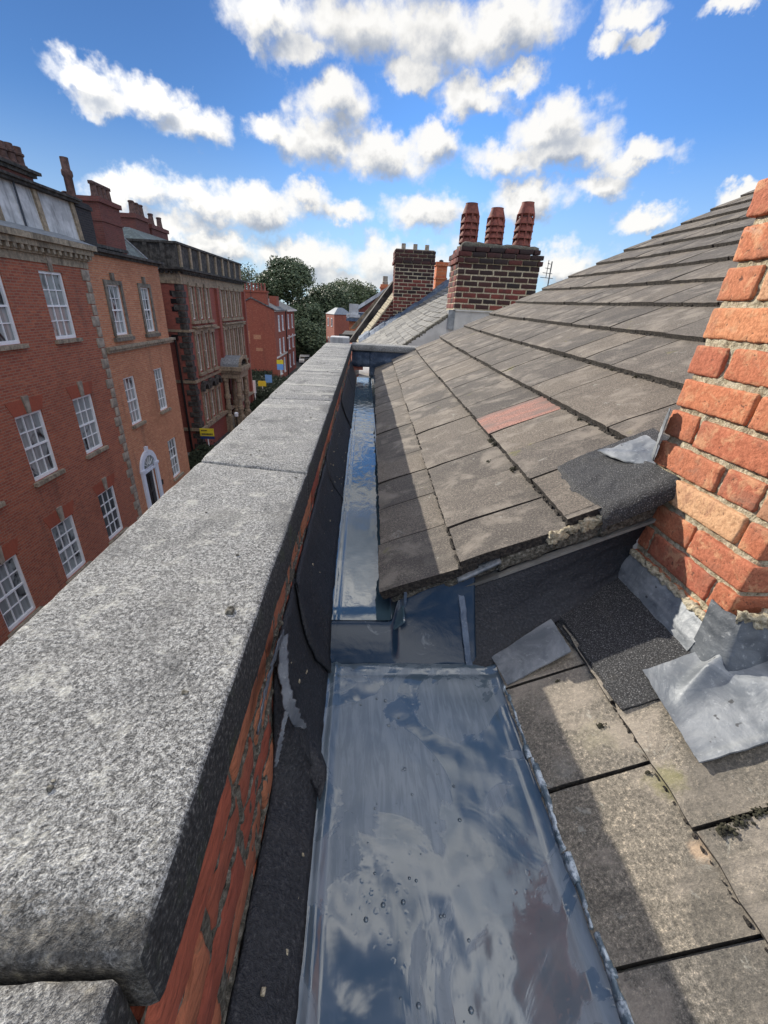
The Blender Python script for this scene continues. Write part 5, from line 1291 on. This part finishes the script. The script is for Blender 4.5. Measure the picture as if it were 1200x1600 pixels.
# slate slope between the two party walls (each slate laid)
sl = empty('slated_roof', (1.6, 10, -.6)); tag(sl, 'weathered small slate roof slope between the two dark chimney stacks', 'roof')
def slope_pt(s_, t_):   # s along the slope (x), t from near verge (0) to far verge (1)
    y = 7.85+4.6*t_; za = -1.03+.70*s_; zb = -.80+.645*s_
    return Vector((s_, y, za+(zb-za)*t_ - .06*math.sin(math.pi*t_)))
b = MB(); rows = 22; sx0, sx1 = -.15, 2.3
for r in range(rows):
    xa = sx0+(sx1-sx0)*r/rows; xb = xa+(sx1-sx0)/rows*1.5; t = -.02 + (.0 if r % 2 else -.026)
    while t < 1.0:
        w = .052*random.uniform(.85, 1.15); t0, t1 = max(0, t), min(1, t+w-.002); t += w
        if t1-t0 < .01: continue
        A, B_, C_, D_ = slope_pt(xa+random.uniform(-.008, .008), t0), slope_pt(xb, t0), slope_pt(xb, t1), slope_pt(xa+random.uniform(-.008, .008), t1)
        up = Vector((-.55, 0, .83)); l = random.uniform(.014, .024)
        b.hexa([A+up*l-up*.009, B_-up*.009, C_-up*.009, D_+up*l-up*.009, A+up*l, B_, C_, D_+up*l], random.random())
b.build('slates', M['slate_piece'], sl)
b = MB(); n = 18
for i in range(n):
    xa = sx0+(sx1-sx0)*i/n; xb = sx0+(sx1-sx0)*(i+1)/n
    for (tt, off) in ((1.0, .0),):
        A, B_ = slope_pt(xa, tt), slope_pt(xb, tt); w0 = Vector((0, -.16, .0)); up = Vector((0, 0, .10+.015*math.sin(i*2.1)))
        b.hexa([A+w0-up*.3, B_+w0-up*.3, B_+Vector((0, .3, 0)), A+Vector((0, .3, 0)), A+up+Vector((0, .02, 0)), B_+up+Vector((0, .02, 0)), B_+up+Vector((0, .4, .05)), A+up+Vector((0, .4, .05))])
b.build('lead_flashing', M['lead_dark'], sl)
b = MB()
for i in range(36):
    xa = .2+1.22*i/36; A = slope_pt(xa, -.01)+Vector((0, -.03, -.035+random.uniform(-.006, .006))); b.rough(A, A+Vector((.04, .10, .060)), (3, 3, 3), .008, .010, 20, seed=i)
b.build('verge_mortar', M['mortar_dark'], sl, smooth=True, sharp=45)
b = MB()
for i in range(12):
    pass
A, B_ = slope_pt(-.15, 0), slope_pt(1.45, 0)
b = MB(); b.prism([(A.x, 7.84, A.z-.03), (B_.x, 7.84, B_.z-.03), (1.49, 7.84, .01), (2.86, 7.84, .01), (3.6, 7.84, -.6), (3.6, 7.84, -2.2), (A.x, 7.84, -2.2)], (0, .14, 0)); b.v = [(x_, y_-.065, z_) for (x_, y_, z_) in b.v]; b.build('rendered_wall', M['render'], sl)
# middle stack with three louvred pots
ms = empty('chimney_stack', (2.1, 8.1, -1)); tag(ms, 'sooty brick chimney stack with pale mortar carrying three tall louvred terracotta pots', 'chimney')
Yf = 7.80; q0, q1 = 1.475, 2.80
b = MB(); leanm = lambda p: p
brickface(b, q0, q1, Yf, Yf+.75, .02, .70, 1); brickface(b, q0-.03, q1+.03, Yf-.03, Yf+.78, .70, .86, 2); brickface(b, q0+.02, q1-.03, Yf, Yf+.74, .85, .935, 3)
b.build('brickwork', M['stackbrick'], ms, smooth=True, sharp=50)
b = MB(); b.box((q0+.006, Yf+.006, -1.2), (q1-.006, Yf+.745, .85)); b.build('mortar', M['mortar'], ms)
b = MB(); b.rough((q0+.05, Yf+.03, .91), (q1-.05, Yf+.70, .99), (20, 8, 4), .05, .03, 5); b.build('flaunching', M['mortar_dark'], ms, smooth=True)
b = MB(); b.box((q0-.02, Yf-.05, .008), (q1+.03, Yf+.02, .03)); b.build('render_band', M['render'], ms)
b = MB(); b.box((q0-.09, Yf-.05, -.28), (q0+.02, Yf+.10, .02)); b.build('lead_flashing', M['lead'], ms)
for i, (px_, ht, tl) in enumerate(((1.66, .60, -.01), (2.08, .56, -.01), (2.54, .66, .02))):
    e = empty('chimney_pot', (px_, Yf+.35, .95)); e.parent = ms; e.location = Vector(e['_w'])-Vector(ms['_w'])
    def tf(p, px_=px_, tl=tl): return (p[0]+tl*(p[2]-.95), p[1], p[2])
    b = MB(); z = .95; r = .135
    b.lathe((px_, Yf+.35, z), [(r*.95, -.05), (r*.95, .05), (r*.80, .06), (r*.72, ht*.72), (r*.95, ht*.74), (r*1.02, ht*.76), (r*.72, ht*.97), (r*.74, ht), (r*.55, ht), (r*.50, ht-.1)], 16)
    b.v = [tf(p) for p in b.v]; b.mi = [1 if max(b.v[i][2] for i in f) < .95+ht*.74 else 0 for f in b.f]; b.build('pot_body', [M['terracotta'], M['pot_dark']], e, smooth=True, sharp=40)  # body between louvres coloured dark to stand for shaded openings
    for lv in range(4):
        zz = z+.06+(ht*.70-.06)*lv/4
        b = MB(); b.lathe((px_, Yf+.35, zz), [(r*.80, .07), (r*1.12, .0), (r*1.14, .012), (r*.82, .095)], 16); b.v = [tf(p) for p in b.v]; b.build('louvre', M['terracotta'], e, smooth=True, sharp=40)
    b = MB()
    for k in range(8):
        a = math.pi*2*k/8; ca, sa = math.cos(a), math.sin(a); b.bar((px_+ca*r*1.02, Yf+.35+sa*r*1.02, z+.04), (px_+ca*r*1.0, Yf+.35+sa*r*1.0, z+ht*.75), .014, 5)
    b.v = [tf(p) for p in b.v]; b.build('ribs', M['terracotta'], e)
# second stack further on
s2 = empty('chimney_stack', (1.3, 12.8, -1)); tag(s2, 'dark square brick chimney stack with three short grey pots, behind the slate slope', 'chimney')
b = MB(); Yg = 12.5; h0, h1 = .75, 1.76
brickface(b, h0, h1, Yg, Yg+.8, -.30, 1.02, 11); brickface(b, h0-.04, h1+.02, Yg-.04, Yg+.84, 1.02, 1.11, 12); brickface(b, h0-.02, h1, Yg-.02, Yg+.82, 1.11, 1.34, 13)
b.build('brickwork', M['stackbrick'], s2, smooth=True, sharp=50)
b = MB(); b.box((h0+.007, Yg+.007, -1.2), (h1-.007, Yg+.79, 1.32)); b.build('mortar', M['mortar'], s2)
b = MB(); b.box((h0, Yg+.02, 1.33), (h1-.03, Yg+.78, 1.36)); b.build('capping', M['stone'], s2)
pots(s2, [(h0+.2, Yg+.2), (h0+.5, Yg+.2), (h0+.8, Yg+.2)], 1.36, 'pot_grey', .13, .055, 2)
s3 = empty('chimney_stack', (2.2, 13.5, -1)); tag(s3, 'narrow bright orange brick chimney with dark cowl between the two sooty stacks', 'chimney')
b = MB(); b.box((1.93, 13.3, -.6), (2.22, 13.7, 1.18)); b.box((1.91, 13.28, .78), (2.24, 13.72, .82)); b.box((1.90, 13.27, 1.10), (2.25, 13.73, 1.19)); b.build('brickwork', M['brick_orange'], s3)
b = MB(); b.lathe((2.07, 13.5, 1.19), [(.06, 0), (.06, .05), (.02, .07)], 10); b.build('cowl', M['black'], s3)
# party parapet of the next house: steep slanted coping, brick flank and black slates behind
gp = empty('gable_parapet', (.3, 13, -1)); tag(gp, 'steep slanted gable parapet with pale mortared coping left of the square dark stack', 'parapet wall')
SL = lambda y, dx=0: None
p0, p1 = Vector((-.13, 12.7, -.92)), Vector((.95, 12.7, .50))
d = p1-p0
b = MB()
for i in range(26):
    A = p0+d*(i/26); B_ = p0+d*((i+1)/26-.004); o = Vector((0, 0, random.uniform(-.008, .008)))
    b.hexa([A+Vector((.0, 0, -.05))+o, B_+Vector((.0, 0, -.05))+o, B_+Vector((0, .32, -.05))+o, A+Vector((0, .32, -.05))+o, A+o, B_+o, B_+Vector((-.09, .32, .05))+o, A+Vector((-.09, .32, .05))+o])
b.build('coping', M['mortar'], gp)
b = MB(); b.prism([p0+Vector((0, .03, -.05)), p1+Vector((0, .03, -.05)), Vector((.95, 12.73, -1.6)), Vector((-.13, 12.73, -1.6))], (0, .25, 0)); b.build('brick_flank', M['brick_stack'], gp)
b = MB(); b.prism([p0+Vector((-.30, .45, .0)), p1+Vector((-.14, .45, .24)), p1+Vector((.6, .45, .1)), p0+Vector((.2, .45, -.2))], (0, 3.0, 0)); b.build('slates', M['stone_dark'], gp)
b = MB(); b.prism([p0+Vector((-.34, 2.5, .25)), p0+Vector((-.18, 2.5, .25)), p1+Vector((.07, 2.5, .40)), p1+Vector((.02, 2.5, .40))], (0, .2, 0)); b.build('barge_board', M['stone_c'], gp)
# aerials over the tiled roof
b = MB(); b.bar((5.35, 14, -.2), (5.35, 14, 1.42), .018)
for k in range(4): b.bar((5.05+.05*k, 14-.1, 1.0+.12*k), (5.5-.05*k, 14.1, 1.0+.12*k), .008)
b.bar((5.25, 14, 1.0), (5.25, 14, 1.45), .010); tag(b.build('aerial', M['dark_metal']), 'spiky rooftop aerial standing over the edge of the tiled roof', 'aerial')
